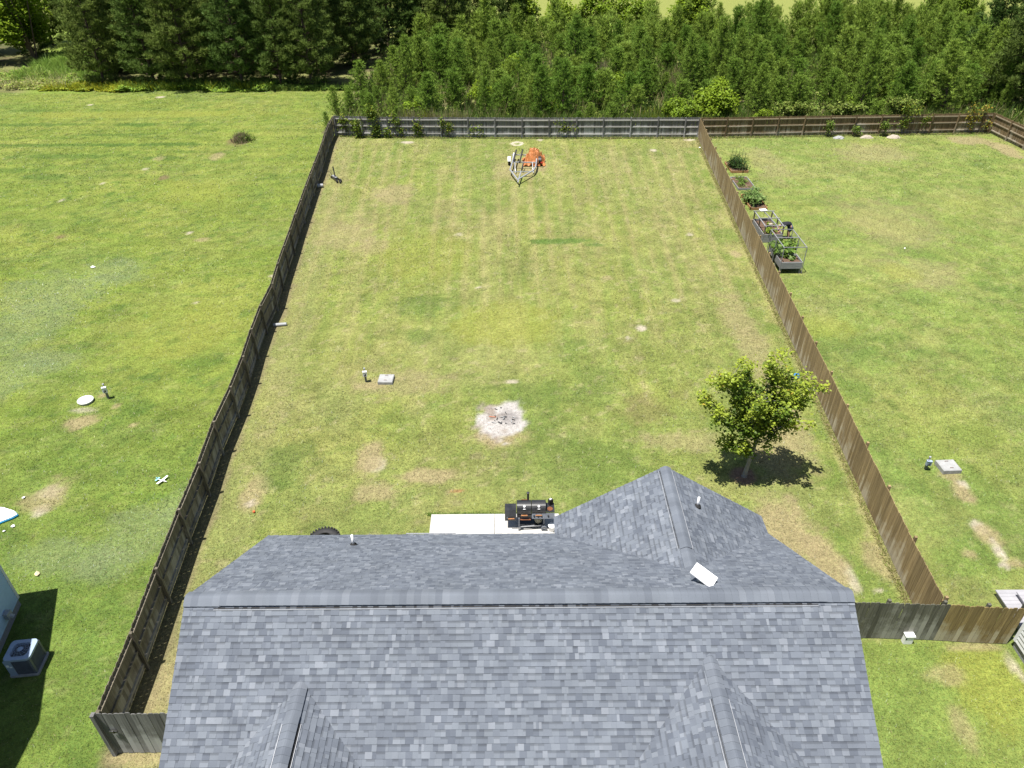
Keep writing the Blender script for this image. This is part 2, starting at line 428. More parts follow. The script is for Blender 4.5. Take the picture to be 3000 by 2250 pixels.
def ground_mat():
    m, nt, N, L, P = new_mat('lawn_ground')
    a = N.new('ShaderNodeAttribute'); a.attribute_name = 'Col'
    ge = N.new('ShaderNodeNewGeometry')
    n1 = N.new('ShaderNodeTexNoise'); n1.inputs['Scale'].default_value = 24; n1.inputs['Detail'].default_value = 4
    n1.inputs['Roughness'].default_value = 0.75
    n3 = N.new('ShaderNodeTexNoise'); n3.inputs['Scale'].default_value = 7; n3.inputs['Detail'].default_value = 5
    n3.inputs['Roughness'].default_value = 0.8
    for n_ in (n1, n3): L.new(ge.outputs['Position'], n_.inputs['Vector'])
    sm = N.new('ShaderNodeMath'); sm.operation = 'ADD'; L.new(n1.outputs[0], sm.inputs[0]); L.new(n3.outputs[0], sm.inputs[1])
    mr = N.new('ShaderNodeMapRange'); mr.inputs[1].default_value = 0.72; mr.inputs[2].default_value = 1.28
    mr.inputs[3].default_value = 0.42; mr.inputs[4].default_value = 1.55
    L.new(sm.outputs[0], mr.inputs[0])
    n5 = N.new('ShaderNodeTexNoise'); n5.inputs['Scale'].default_value = 11; n5.inputs['Detail'].default_value = 5; n5.inputs['Roughness'].default_value = 0.8
    L.new(ge.outputs['Position'], n5.inputs['Vector'])
    mh = N.new('ShaderNodeMapRange'); mh.inputs[1].default_value = 0.35; mh.inputs[2].default_value = 0.65
    mh.inputs[3].default_value = 0.482; mh.inputs[4].default_value = 0.515
    L.new(n5.outputs[0], mh.inputs[0])
    hs = N.new('ShaderNodeHueSaturation'); L.new(a.outputs['Color'], hs.inputs['Color']); L.new(mr.outputs[0], hs.inputs['Value'])
    L.new(mh.outputs[0], hs.inputs['Hue'])
    L.new(hs.outputs[0], P.inputs['Base Color'])
    P.inputs['Roughness'].default_value = 0.95; P.inputs['Specular IOR Level'].default_value = 0.1
    b = N.new('ShaderNodeBump'); b.inputs['Strength'].default_value = 0.6; b.inputs['Distance'].default_value = 0.05
    L.new(n1.outputs[0], b.inputs['Height']); L.new(b.outputs[0], P.inputs['Normal'])
    return m
MAT['ground'] = ground_mat()

# ------------------------------------------------------------------ plan of the lot (metres, camera above the origin, +Y away)
LEFT = [(-10.93, 10.90), (-11.09, 13.35), (-11.33, 15.8), (-11.56, 18.4), (-11.72, 20.85), (-11.98, 23.3), (-12.08, 25.8), (-12.27, 28.25),
        (-12.55, 30.6), (-12.76, 33.0), (-12.83, 35.45), (-13.14, 37.9), (-13.38, 40.25), (-13.60, 42.6), (-13.86, 45.1), (-14.10, 47.6),
        (-14.36, 50.3), (-14.60, 52.8), (-14.82, 55.3), (-15.05, 58.0), (-15.32, 60.6), (-15.62, 63.2), (-15.85, 65.7), (-15.95, 68.0)]
RIGHT = [(16.80, 66.6), (16.28, 60.3), (15.80, 53.5), (15.31, 47.1), (14.95, 42.4), (14.67, 37.9), (14.25, 31.8), (13.87, 26.1), (13.48, 21.3), (13.16, 17.3), (13.0, 14.45)]
lx = np.array(LEFT); rx_ = np.array(RIGHT[::-1])
def xl(y): return np.interp(y, lx[:, 1], lx[:, 0])
def xr(y): return np.interp(y, rx_[:, 1], rx_[:, 0])

PATCHES = [('tan',-0.6,24.4,1.2,0.7,1),('sand',-5.6,22.61,0.45,0.6,.7),('tan',-5.92,23.08,0.63,1.4,.9),('tan',-3.43,21.91,1.6,0.5,.9),('tan',-5.21,21.05,1.0,0.67,.8),('rust',-2.16,21.07,0.35,0.13,.9),
('tan',-5.15,28.4,2.4,1.4,.55),('tan',-10.07,21.1,0.6,1.5,.8),('sand',-10.01,20.44,0.2,0.26,.7),('dark',0.94,27.5,1.74,1.5,.45),('dark',3.0,22.5,3.0,2.0,.35),('dark',-9.3,22.6,1.3,1.6,.5),('dark',-4.69,35.74,1.7,1.36,.5),('dark',-4.94,32.66,0.89,1.02,.4),
('green',3.16,44.34,2.5,0.5,.75),('green',5.4,43.8,0.8,0.3,.6),('tan',-8.55,53.0,1.53,2.46,.6),('tan',-10.78,45.55,2.04,2.79,.5),('tan',-8.95,43.91,1.32,1.58,.5),('tan',1.6,60.0,1.9,3.0,.6),('tan',0.68,58.5,2.2,2.5,.5),
('sand',6.83,33.26,0.28,0.33,.9),('sand',5.99,32.34,0.15,0.17,.7),('sand',9.2,36.32,0.28,0.24,.7),('tan',5.59,39.1,0.4,0.36,.7),('sand',0.0,28.45,0.36,0.15,.8),('sand',-3.43,45.54,0.3,0.28,.7),('sand',-9.09,65.8,0.6,0.4,.9),('sand',12.29,63.1,0.35,0.37,.8),('sand',16.0,66.0,0.6,0.4,.9),('sand',2.66,66.2,0.25,0.3,.9),('sand',11.78,45.33,0.25,0.23,.8),('tan',14.04,42.25,0.43,0.6,.9),('sand',-1.94,38.05,0.18,0.17,.8),('tan',-9.88,53.38,0.77,1.43,.5),
('tan',9.9,18.75,1.2,2.5,.9),('tan',10.81,23.12,1.13,1.94,.6),('tan',12.1,24.68,0.9,2.82,.7),('sand',11.46,16.69,0.26,0.74,.7),('tan',10.92,17.45,0.8,1.5,.9),('tan',12.21,31.93,1.04,6.74,.6),('tan',7.19,24.04,2.16,0.79,.55),('sand',12.19,16.1,0.14,0.1,.8),('tan',12.8,17.43,0.6,1.08,.7),('brown',5.94,26.21,1.06,1.5,.4),
('tan',-18.87,25.63,0.83,0.6,.9),('sand',-19.3,26.45,0.62,0.25,.6),('sand',-18.09,21.18,0.6,0.5,.75),('sand',-17.91,20.06,0.36,0.44,.75),('tan',-18.06,20.9,0.95,1.15,.7),('tan',-16.57,25.33,0.21,0.21,.9),
('clover',-24.03,40.23,2.3,2.2,.42),('clover',-26.43,37.66,3.56,3.0,.42),('clover',-26.1,33.81,2.6,3.6,.42),('clover',-22.6,30.47,1.4,1.2,.42),('clover',-13.67,19.1,1.5,1.7,.42),('clover',-12.9,20.37,0.79,1.2,.42),('clover',-16.0,17.8,2.2,1.0,.42),('clover',-23.97,29.28,1.6,2.35,.42),('clover',-14.2,17.5,1.1,0.9,.42),
('soil',-27.36,57.08,0.43,0.6,.7),('soil',-29.91,45.6,0.41,0.4,.7),('soil',-24.2,66.6,1.3,1.4,.6),
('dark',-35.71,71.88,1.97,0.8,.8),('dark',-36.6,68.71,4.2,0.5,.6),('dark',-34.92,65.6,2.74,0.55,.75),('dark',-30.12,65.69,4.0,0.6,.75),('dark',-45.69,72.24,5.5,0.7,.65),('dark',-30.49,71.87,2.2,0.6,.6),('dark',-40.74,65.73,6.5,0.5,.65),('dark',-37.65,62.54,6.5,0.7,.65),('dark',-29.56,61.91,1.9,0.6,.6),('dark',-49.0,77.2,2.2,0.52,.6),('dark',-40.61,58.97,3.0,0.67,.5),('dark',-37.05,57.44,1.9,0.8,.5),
('sand',-37.54,82.48,0.6,0.44,.9),('sand',-43.63,79.43,0.38,0.34,.9),('sand',-31.72,55.86,0.2,0.23,.8),('sand',-29.74,59.15,0.28,0.34,.6),('tan',-24.86,62.08,0.62,1.09,.7),('tan',-20.32,45.0,0.55,0.39,.7),('sand',-21.5,46.13,0.22,0.2,.8),('sand',-17.67,36.43,0.16,0.18,.8),('sand',-14.21,39.67,0.25,0.2,.8),('tan',-29.78,61.74,0.58,0.72,.6),('sand',-33.13,52.29,0.18,0.27,.7),
('dark',-30.04,53.55,0.36,0.58,.7),('dark',-17.47,32.32,0.4,0.4,.6),('dark',-15.31,30.37,1.1,1.23,.4),('dark',-17.25,28.91,0.5,0.4,.5),('dark',-18.3,27.4,1.0,0.6,.5),('dark',-17.0,26.73,0.93,0.78,.5),
('sand',17.58,21.2,0.24,0.33,.9),('tan',17.41,20.72,0.36,0.75,.9),('sand',17.03,18.93,0.28,0.4,.85),('tan',17.14,18.51,0.45,0.6,.85),('sand',17.13,17.7,0.22,0.6,.9),('sand',17.01,17.16,0.24,0.24,.9),('tan',16.0,17.71,0.24,0.29,.8),('tan',17.35,17.24,0.35,0.3,.8),('tan',17.34,21.8,0.6,0.4,.8),
('tan',30.64,61.77,3.42,3.0,.5),('tan',40.54,65.2,2.4,1.3,.8),('tan',42.3,62.42,1.0,2.4,.9),('tan',21.02,59.34,1.66,5.09,.4),('dark',24.31,55.27,0.9,0.6,.6),('dark',24.88,50.33,0.73,0.52,.6),('dark',25.7,42.31,1.6,1.49,.4),('dark',16.54,31.87,2.77,1.98,.4),('dark',27.5,37.69,0.9,1.05,.5),('tan',25.64,47.21,3.4,5.32,.35),('tan',24.4,39.48,2.42,2.7,.4),('dark',15.8,27.67,0.94,0.81,.4),
('yellow',23.19,39.5,1.4,1.35,.5),('yellow',16.3,33.24,2.14,1.4,.5),('yellow',14.2,12.5,1.6,1.5,.7),('tan',12.58,11.33,0.35,0.8,.6),('tan',12.88,12.93,0.7,0.4,.6),('sand',15.1,13.14,0.16,0.58,.7),('tan',14.25,13.9,1.05,0.16,.7),
('yellow',-0.34,33.82,3.26,2.51,.6),('yellow',-5.29,42.32,3.42,3.99,.4),('yellow',-24.17,54.01,3.5,2.91,.5),('yellow',-37.27,75.63,14,1.4,.6),('yellow',-17.56,33.5,3.2,3.4,.4),('tan',-10.2,10.6,1.0,0.3,.8),('tan',-10.3,12.88,0.4,1.4,.7),('sand',-10.0,12.55,0.16,0.2,.7),('tan',-18.91,27.55,0.32,0.33,.8),('tan',-17.93,26.74,0.19,0.26,.8),('tan',-6.6,28.2,0.9,0.45,.75)]
PC = {'sand': (0.35, 0.305, 0.24), 'tan': (0.238, 0.200, 0.104), 'rust': (0.24, 0.13, 0.06), 'dark': (0.062, 0.112, 0.022), 'green': (0.062, 0.122, 0.022),
      'brown': (0.15, 0.12, 0.055), 'clover': (0.150, 0.185, 0.085), 'soil': (0.14, 0.095, 0.06), 'yellow': (0.188, 0.206, 0.040)}
PDENS = {'sand': 0.12, 'rust': 0.5, 'soil': 0.35, 'tan': 0.8}

def lerp(a, b, t): return a + (np.asarray(b) - a) * t[..., None]

def lawn(x, y):
    """own colour of the ground cover and how thickly grass grows, at plan points"""
    x = np.asarray(x, float); y = np.asarray(y, float)
    L = xl(np.clip(y, 10.9, 68)); Rr = xr(np.clip(y, 14.4, 66.6))
    n1 = fbm(x, y, 0.10, 1); n2 = fbm(x, y, 0.35, 2); n3 = fbm(x, y, 1.3, 3); n4 = fbm(x, y, 4.0, 4, 3)
    c = np.zeros(x.shape + (3,)) + np.array((0.154, 0.180, 0.047))
    left = sstep(0.15, -0.15, x - L); right = sstep(-0.1, 0.1, x - Rr) * (y > 14.3)
    front = sstep(14.2, 14.0, y) * (x > -9)
    c = lerp(c, (0.138, 0.175, 0.034), left)
    c = lerp(c, (0.140, 0.182, 0.044), right)
    c = lerp(c, (0.150, 0.190, 0.045), front * (1 - left))
    ctr = (1 - left) * (1 - right) * (1 - front)
    # broad drifts
    c = lerp(c, (0.100, 0.145, 0.036), sstep(0.52, 0.72, n2) * 0.45)
    c = lerp(c, (0.215, 0.200, 0.082), sstep(0.50, 0.68, fbm(x, y, 0.16, 7)) * (0.36 * ctr + 0.22 * right + 0.10 * left))
    c = lerp(c, (0.230, 0.190, 0.092), sstep(0.56, 0.72, fbm(x, y, 0.45, 8)) * (0.28 * ctr + 0.16 * right + 0.06 * left))
    c = lerp(c, (0.195, 0.208, 0.048), sstep(0.5, 0.7, fbm(x, y, 0.22, 9)) * (0.28 + 0.12 * left))
    # the near lawn is a little greener
    c = lerp(c, (0.105, 0.150, 0.034), sstep(31, 18, y) * 0.55 * sstep(0.35, 0.65, fbm(x, y, 0.3, 12)) )
    c = lerp(c, (0.082, 0.135, 0.026), sstep(32, 15, y) * left * 0.6)
    # mower tracks fan out with the lot, from house to back fence
    s = (x - L) / np.maximum(Rr - L, 1) * 27.0
    fade = ctr * sstep(26, 44, y) * sstep(68, 62, y)
    tr = np.sin(s * 2 * math.pi + 0.6 * np.sin(y * 0.05) + 6.0 * (fbm(s, y * 0.0 + 3, 0.20, 15) - 0.5))
    c = lerp(c, (0.225, 0.205, 0.085), sstep(0.50, 0.95, tr) * fade * 0.58 * sstep(0.30, 0.56, fbm(x, y * 0.12, 0.5, 14)))
    c = lerp(c, (0.115, 0.150, 0.030), sstep(0.3, 0.95, -tr) * fade * 0.22)
    # streaks the mower leaves along its way
    sk = fbm(s * 1.9, y * 0.16, 1.0, 16, 3)
    c = lerp(c, (0.225, 0.208, 0.088), sstep(0.52, 0.72, sk) * ctr * sstep(20, 34, y) * 0.34)
    c = lerp(c, (0.112, 0.158, 0.034), sstep(0.48, 0.28, sk) * ctr * sstep(20, 34, y) * 0.40)
    sk = fbm((x * 0.93 + y * 0.36) * 0.35, (y * 0.93 - x * 0.36) * 2.2, 0.8, 18, 3)
    c = lerp(c, (0.205, 0.205, 0.072), sstep(0.52, 0.74, sk) * right * 0.35)
    sk = fbm(x * 0.4, y * 1.7, 0.9, 19, 3)
    c = lerp(c, (0.088, 0.142, 0.022), sstep(0.52, 0.74, sk) * left * 0.45)
    tr2 = np.sin(y * 2 * math.pi / 2.1 + 0.3 * np.sin(x * 0.2))
    c = lerp(c, (0.092, 0.140, 0.024), sstep(0.1, 0.9, tr2) * left * sstep(50, 58, y) * sstep(77, 72, y) * 0.35)
    s2 = (x - 0.12 * y) * 1.1
    c = lerp(c, (0.205, 0.200, 0.062), sstep(0.4, 0.95, np.sin(s2 * 2.0 + 0.02 * y * y)) * right * 0.22)
    # small clumps of coarser darker grass and dry flecks
    k1 = fbm(x, y, 1.7, 66, 3); k2 = fbm(x, y, 3.1, 67, 3)
    c = lerp(c, np.array((0.078, 0.125, 0.026)), sstep(0.64, 0.72, k1) * (0.30 + 0.35 * left + 0.1 * right))
    c = lerp(c, np.array((0.250, 0.220, 0.115)), sstep(0.66, 0.74, k2) * (0.45 * ctr + 0.25 * right + 0.18 * left))
    # fine mottling
    c = c * (0.74 + 0.52 * n3)[..., None] * (0.74 + 0.52 * n4)[..., None]
    dens = np.ones(x.shape)
    # strips along the fences
    d = np.abs(x - (Rr - 0.12)) + (x > Rr) * 9
    m = sstep(0.40, 0.05, d + 0.25 * (n4 - 0.5)) * (y > 14.5) * (y < 66)
    c = lerp(c, (0.26, 0.235, 0.105), m * 0.75)
    m = sstep(1.3, 0.5, np.abs(x - Rr + 0.9)) * ctr * sstep(0.45, 0.6, fbm(x, y, 0.6, 21))
    c = lerp(c, (0.085, 0.140, 0.024), m * 0.5)
    d = (x - L)
    m = sstep(0.55, 0.25, np.abs(d - 0.10) + 0.4 * (n3 - 0.5)) * (y < 68) * (y > 10)
    c = lerp(c, (0.125, 0.098, 0.062), m * 0.75); dens = dens * (1 - 0.6 * m)
    m = sstep(1.5, 0.7, np.abs(d - 1.0) + 0.5 * (n3 - 0.5)) * ctr * (y < 68)
    c = lerp(c, (0.225, 0.205, 0.100), m * 0.28)
    for k, px, py, rx, ry, st in PATCHES:
        dd = np.sqrt(((x - px) / rx) ** 2 + ((y - py) / ry) ** 2)
        sel = dd < 2.2
        if not sel.any(): continue
        edge = dd[sel] + 0.9 * (n3[sel] - 0.5) + 0.5 * (n4[sel] - 0.5)
        m = sstep(1.15, 0.55, edge) * st
        base = np.asarray(PC[k]) * (0.8 + 0.4 * n4[sel])[..., None]
        c[sel] = c[sel] + (base - c[sel]) * m[..., None]
        if k in PDENS: dens[sel] *= 1 - (1 - PDENS[k]) * m
    # burnt fire spot: pale ash, grey towards the middle
    dd = np.sqrt(((x + 0.56) / 1.22) ** 2 + ((y - 25.55) / 1.45) ** 2) + 0.75 * (n3 - 0.5) + 0.6 * (fbm(x, y, 2.6, 31) - 0.5)
    m = sstep(1.08, 0.80, dd)
    ash = np.zeros(c.shape) + np.array((0.335, 0.315, 0.295))
    ash = lerp(ash, (0.22, 0.185, 0.155), sstep(0.45, 0.62, fbm(x, y, 2.0, 33)))
    g = np.sqrt(((x + 0.15) / 0.62) ** 2 + ((y - 25.75) / 0.62) ** 2)
    ash = lerp(ash, (0.19, 0.175, 0.168), sstep(1.1, 0.5, g + 0.8 * (n4 - 0.5)) * 0.75)
    c = c + (ash - c) * m[..., None]; dens = dens * (1 - m)
    # pale ring where something round stood near the back fence
    rr = np.sqrt((x - 0.6) ** 2 + ((y - 65.2)) ** 2)
    m = sstep(0.2, 0.1, np.abs(rr - 0.44)) * 0.9
    c = lerp(c, (0.42, 0.37, 0.30), m); dens = dens * (1 - m)
    # bare ring round the yard tree
    rr = np.sqrt((x - 9.2) ** 2 + (y - 21.75) ** 2) + 0.3 * (n3 - 0.5)
    m = sstep(0.62, 0.40, rr)
    c = lerp(c, (0.17, 0.115, 0.075), m); dens = dens * (1 - m)
    # woods floor
    woods = np.maximum(sstep(68.0, 69.2, y) * (x > L - 1.5), sstep(84.4, 85.6, y + 3.4 * (fbm(x, y, 0.13, 61) - 0.5) + 1.6 * (n2 - 0.5)))
    wc = np.zeros(c.shape) + np.array((0.075, 0.085, 0.030))
    wc = lerp(wc, (0.100, 0.085, 0.045), sstep(0.45, 0.6, n3))
    wc = lerp(wc, (0.16, 0.165, 0.060), sstep(0.5, 0.65, n2))
    c = c + (wc - c) * woods[..., None]; dens = dens * (1 - woods)
    # open field far behind the woods, and the lane on the left
    fld = sstep(112, 118, y + 0.06 * x)
    c = lerp(c, np.array((0.185, 0.205, 0.055)), fld)
    lane = sstep(4.5, 2.5, np.abs(x + 53 + (y - 92) * 0.45)) * (y > 84)
    c = lerp(c, np.array((0.14, 0.19, 0.035)), lane)
    # where buildings and slabs stand no grass grows
    slab = ((x > -3.1) & (x < 1.7) & (y > 15.5) & (y < 19.75)) | ((x > -7.3) & (x < 7.6) & (y > 4) & (y < 16.0)) | ((x < -15.9) & (y < 15.8)) | ((x > 15.4) & (y < 15.8))
    dens = np.where(slab, 0, dens)
    return np.clip(c, 0.004, 0.8), dens

# ------------------------------------------------------------------ ground sheet
gx = np.unique(np.concatenate([np.linspace(-700, -90, 12), np.linspace(-90, -52, 40), np.arange(-52, 46, 0.17), np.linspace(46, 90, 40), np.linspace(90, 700, 12)]))
gy = np.unique(np.concatenate([np.linspace(-300, -4, 8), np.linspace(-4, 8, 20), np.arange(8, 45, 0.15), np.arange(45, 90, 0.25), np.linspace(90, 140, 60), np.linspace(140, 900, 14)]))
GX, GY = np.meshgrid(gx, gy, indexing='xy')
gc, _ = lawn(GX.ravel(), GY.ravel())
nx, ny = len(gx), len(gy)
gm = bpy.data.meshes.new('ground')
V = np.zeros((nx * ny, 3), dtype=np.float32); V[:, 0] = GX.ravel(); V[:, 1] = GY.ravel()
V[:, 2] = 0.05 * (fbm(V[:, 0].astype(float), V[:, 1].astype(float), 0.12, 40) - 0.5) * (np.abs(V[:, 0]) < 60)
gm.vertices.add(len(V)); gm.vertices.foreach_set('co', V.ravel())
ii = (np.arange(ny - 1)[:, None] * nx + np.arange(nx - 1)[None, :]).ravel()
q = np.stack([ii, ii + 1, ii + nx + 1, ii + nx], 1).astype(np.int32)
gm.loops.add(q.size); gm.loops.foreach_set('vertex_index', q.ravel())
gm.polygons.add(len(q)); gm.polygons.foreach_set('loop_start', np.arange(len(q), dtype=np.int32) * 4)
gm.update(calc_edges=True)
ca = gm.color_attributes.new('Col', 'FLOAT_COLOR', 'POINT')
cc = np.ones((len(V), 4), dtype=np.float32); cc[:, :3] = gc
ca.data.foreach_set('color', cc.ravel())
gm.materials.append(MAT['ground'])
gm.polygons.foreach_set('use_smooth', np.ones(len(q), dtype=bool))
tag(add('ground', gm), 'flat lawns, woods floor and far field', kind='structure')

# ------------------------------------------------------------------ grass blades
def blades(P, nb, h, w, spread, colr, lean=0.8, hv=0.5, r=None):
    """nb triangular blades round each point; returns triangles and colours"""
    r = r or rng
    n = len(P)
    P = np.repeat(P, nb, 0); h = np.repeat(np.broadcast_to(h, n), nb); w = np.repeat(np.broadcast_to(w, n), nb)
    colr = np.repeat(colr, nb, 0)
    N = len(P)
    a = r.random(N) * 2 * math.pi; rad = np.sqrt(r.random(N)) * spread
    base = P + np.stack([np.cos(a) * rad, np.sin(a) * rad, np.zeros(N)], 1)
    hh = h * (1 - hv / 2 + hv * r.random(N))
    a2 = r.random(N) * 2 * math.pi; ln = lean * r.random(N) * hh
    tip = base + np.stack([np.cos(a2) * ln, np.sin(a2) * ln, hh], 1)
    a3 = r.random(N) * 2 * math.pi
    side = np.stack([np.cos(a3) * w / 2, np.sin(a3) * w / 2, np.zeros(N)], 1)
    T = np.empty((N, 3, 3), dtype=np.float32)
    T[:, 0] = base - side; T[:, 1] = base + side; T[:, 2] = tip
    return T.reshape(-1, 3), np.repeat(colr, 3, 0)

def lawn_points(y0, y1, dens, margin=5.0):
    out = []
    yy = y0
    while yy < y1:
        y2 = min(yy + 2.0, y1)
        half = 9.2 + 0.54 * y2 + margin * 0.6
        n = int(2 * half * (y2 - yy) * dens)
        p = np.stack([rng.uniform(-half, half, n), rng.uniform(yy, y2, n)], 1)
        out.append(p); yy = y2
    return np.concatenate(out)
TV = []; TC = []
for y0, y1, dn, h, w in ((8.5, 20, 330, 0.036, 0.017), (20, 34, 190, 0.042, 0.024), (34, 52, 90, 0.05, 0.036), (52, 86, 36, 0.06, 0.055)):
    p = lawn_points(y0, y1, dn)
    c, d = lawn(p[:, 0], p[:, 1])
    keep = rng.random(len(p)) < d
    p = p[keep]; c = c[keep]
    clv = np.zeros(len(p))
    for k, qx, qy, ra, rb, st in PATCHES:
        if k == 'clover':
            clv = np.maximum(clv, sstep(1.25, 0.5, np.sqrt(((p[:, 0] - qx) / ra) ** 2 + ((p[:, 1] - qy) / rb) ** 2) + 0.8 * (fbm(p[:, 0], p[:, 1], 0.9, 77) - 0.5)))
    u = rng.random(len(p))
    c = np.where((u < 0.26 * clv)[:, None], np.array((0.33, 0.36, 0.26)), c)
    c = np.where(((u > 0.30 * clv) & (u < 0.55 * clv))[:, None], np.array((0.075, 0.125, 0.035)), c)
    # clover heads and yellow flecks: a few blades are other plants
    u = rng.random(len(p))
    c = np.where((u < 0.012)[:, None], c * 0.35 + np.array((0.22, 0.21, 0.14)), c)
    c = np.where(((u > 0.03) & (u < 0.12))[:, None], np.array((0.26, 0.22, 0.11)) * 0.8 + c * 0.2, c)
    c = np.where(((u > 0.12) & (u < 0.25))[:, None], c * np.array((0.6, 0.78, 0.7)), c)
    hh_ = h * (0.55 + 1.1 * fbm(p[:, 0], p[:, 1], 2.3, 55, 3))
    t, k = blades(np.concatenate([p, np.zeros((len(p), 1))], 1), 1, hh_, w, 0.0, c * 1.15, lean=2.2)
    TV.append(t); TC.append(k)
g = add('lawn_grass', np_mesh('lawn_grass', np.concatenate(TV), 3, MAT['blade'], np.concatenate(TC)))
tag(g, 'short mown grass covering the lawns', 'grass', kind='stuff')

# ------------------------------------------------------------------ the house
SL = 0.643
RY, RZ = 11.25, 5.90                     # main ridge
EY, EZ = 16.15, 2.75                     # rear eave
X0, X1 = -7.67, 7.93
house = empty('house', (0, 11, 0), 'grey shingle-roofed house in the foreground with a rear gable and two front gables', 'house')
roof_mb = MB()
def slab(pts, t=0.14):
    n = len(pts)
    roof_mb.poly(list(pts) + [(x, y, z - t) for x, y, z in pts], [tuple(range(n)), tuple(reversed(range(n, 2 * n)))] + [(i, n + i, n + (i + 1) % n, (i + 1) % n) for i in range(n)])
FY = 2 * RY - EY
slab([(X0, EY, EZ), (X0, RY, RZ), (X1, RY, RZ), (X1, EY, EZ)])
slab([(X0, RY, RZ), (X0, FY, EZ), (X1, FY, EZ), (X1, RY, RZ)])
GABLES = [dict(x=4.62, z=4.94, y0=16.80, sgn=1, hw=3.31), dict(x=-4.78, z=4.90, y0=4.6, sgn=-1, hw=2.86), dict(x=4.44, z=5.16, y0=4.6, sgn=-1, hw=3.40)]
for G in GABLES:
    G['yj'] = RY + G['sgn'] * (RZ - G['z']) / SL           # where its ridge dies into the main slope
    for s in (-1, 1):
        a = (G['x'], G['y0'], G['z']); b = (G['x'], G['yj'] - G['sgn'] * 0.15, G['z'])
        zc = G['z'] - SL * G['hw']
        yv = G['yj'] + G['sgn'] * G['hw']
        c = (G['x'] + s * G['hw'], yv - G['sgn'] * 0.15, zc); d = (G['x'] + s * G['hw'], G['y0'], zc)
        pts = [a, b, c, d]
        slab(pts if s * G['sgn'] > 0 else pts[::-1], 0.12)
roof = roof_mb.build('roof', MAT['shingle'], house)

def clip_poly(poly, a, b):
    """keep the part of poly left of the line a->b"""
    out = []
    n = len(poly)
    side = lambda p: (b[0] - a[0]) * (p[1] - a[1]) - (b[1] - a[1]) * (p[0] - a[0])
    for i in range(n):
        p, q2 = poly[i], poly[(i + 1) % n]
        sp, sq = side(p), side(q2)
        if sp >= 0: out.append(p)
        if (sp > 0 and sq < 0) or (sp < 0 and sq > 0):
            t = sp / (sp - sq)
            out.append((p[0] + (q2[0] - p[0]) * t, p[1] + (q2[1] - p[1]) * t))
    return out

shingles = []          # (distance to camera, verts, faces)
def lay_shingles(O, U, W, region, row0=0, rows=None, skip=None, e=0.142):
    """courses of laminated shingles on the plane O + u*U + v*W (W upslope); region is a convex ccw polygon in (u, v)"""
    O, U, W = Vector(O), Vector(U).normalized(), Vector(W).normalized()
    Nn = U.cross(W).normalized()
    if Nn.z < 0: Nn = -Nn
    umin = min(p[0] for p in region); umax = max(p[0] for p in region)
    vmax = max(p[1] for p in region); vmin = min(p[1] for p in region)
    r = random.Random(int(1000 * (O.x + 20) + 37 * O.y))
    k = 0
    v = vmin
    while v < vmax:
        u = umin - r.random() * 0.3
        tooth = r.random() < 0.5
        while u < umax:
            wd = r.choice((0.06, 0.09, 0.11, 0.13, 0.15, 0.16, 0.19))
            rect = [(u, v), (u + wd - 0.0006, v), (u + wd - 0.0006, v + e + 0.035), (u, v + e + 0.035)]
            u += wd
            tooth = not tooth if r.random() < 0.8 else tooth
            if skip and skip(u - wd / 2, v + e / 2): continue
            pl = rect
            for i in range(len(region)):
                pl = clip_poly(pl, region[i], region[(i + 1) % len(region)])
                if len(pl) < 3: break
            if len(pl) < 3: continue
            area = abs(sum(pl[i][0] * pl[(i + 1) % len(pl)][1] - pl[(i + 1) % len(pl)][0] * pl[i][1] for i in range(len(pl)))) / 2
            if area < 0.0015: continue
            th = 0.0185 if tooth else 0.0120
            th += r.random() * 0.002
            top = []; bot = []; svs = []
            for (a, b) in pl:
                t = (b - v) / (e + 0.035)
                hz = th * (1 - t) + 0.0015 * t; svs.append(t)
                top.append(O + U * a + W * b + Nn * (hz + 0.003)); bot.append(O + U * a + W * b + Nn * 0.001)
            n = len(pl)
            F = [tuple(range(n)), tuple(reversed(range(n, 2 * n)))] + [(n + i, n + (i + 1) % n, (i + 1) % n, i) for i in range(n)]
            cpt = sum(top, Vector()) / n
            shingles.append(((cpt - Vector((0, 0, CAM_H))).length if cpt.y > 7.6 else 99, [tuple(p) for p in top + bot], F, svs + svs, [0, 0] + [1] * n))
        v += e
ln = math.hypot(RY - FY, RZ - EZ)
def in_gable(G):
    def f(x, y):
        dx = abs(x - G['x']); return dx < G['hw'] - 0.2 and (G['yj'] - y) * -G['sgn'] > dx + 0.3
    return f
gf = [in_gable(G) for G in GABLES]
cosr = (RY - FY) / ln
lay_shingles((X0, FY, EZ), (1, 0, 0), (0, RY - FY, RZ - EZ), [(0, 0), (X1 - X0, 0), (X1 - X0, ln), (0, ln)],
             skip=lambda u, v: (FY + v * cosr < 6.9) or any(f(X0 + u, FY + v * cosr) for f in gf[1:]))
lay_shingles((X1, EY, EZ), (-1, 0, 0), (0, RY - EY, RZ - EZ), [(0, 0), (X1 - X0, 0), (X1 - X0, ln), (0, ln)],
             skip=lambda u, v: gf[0](X1 - u, EY - v * cosr))
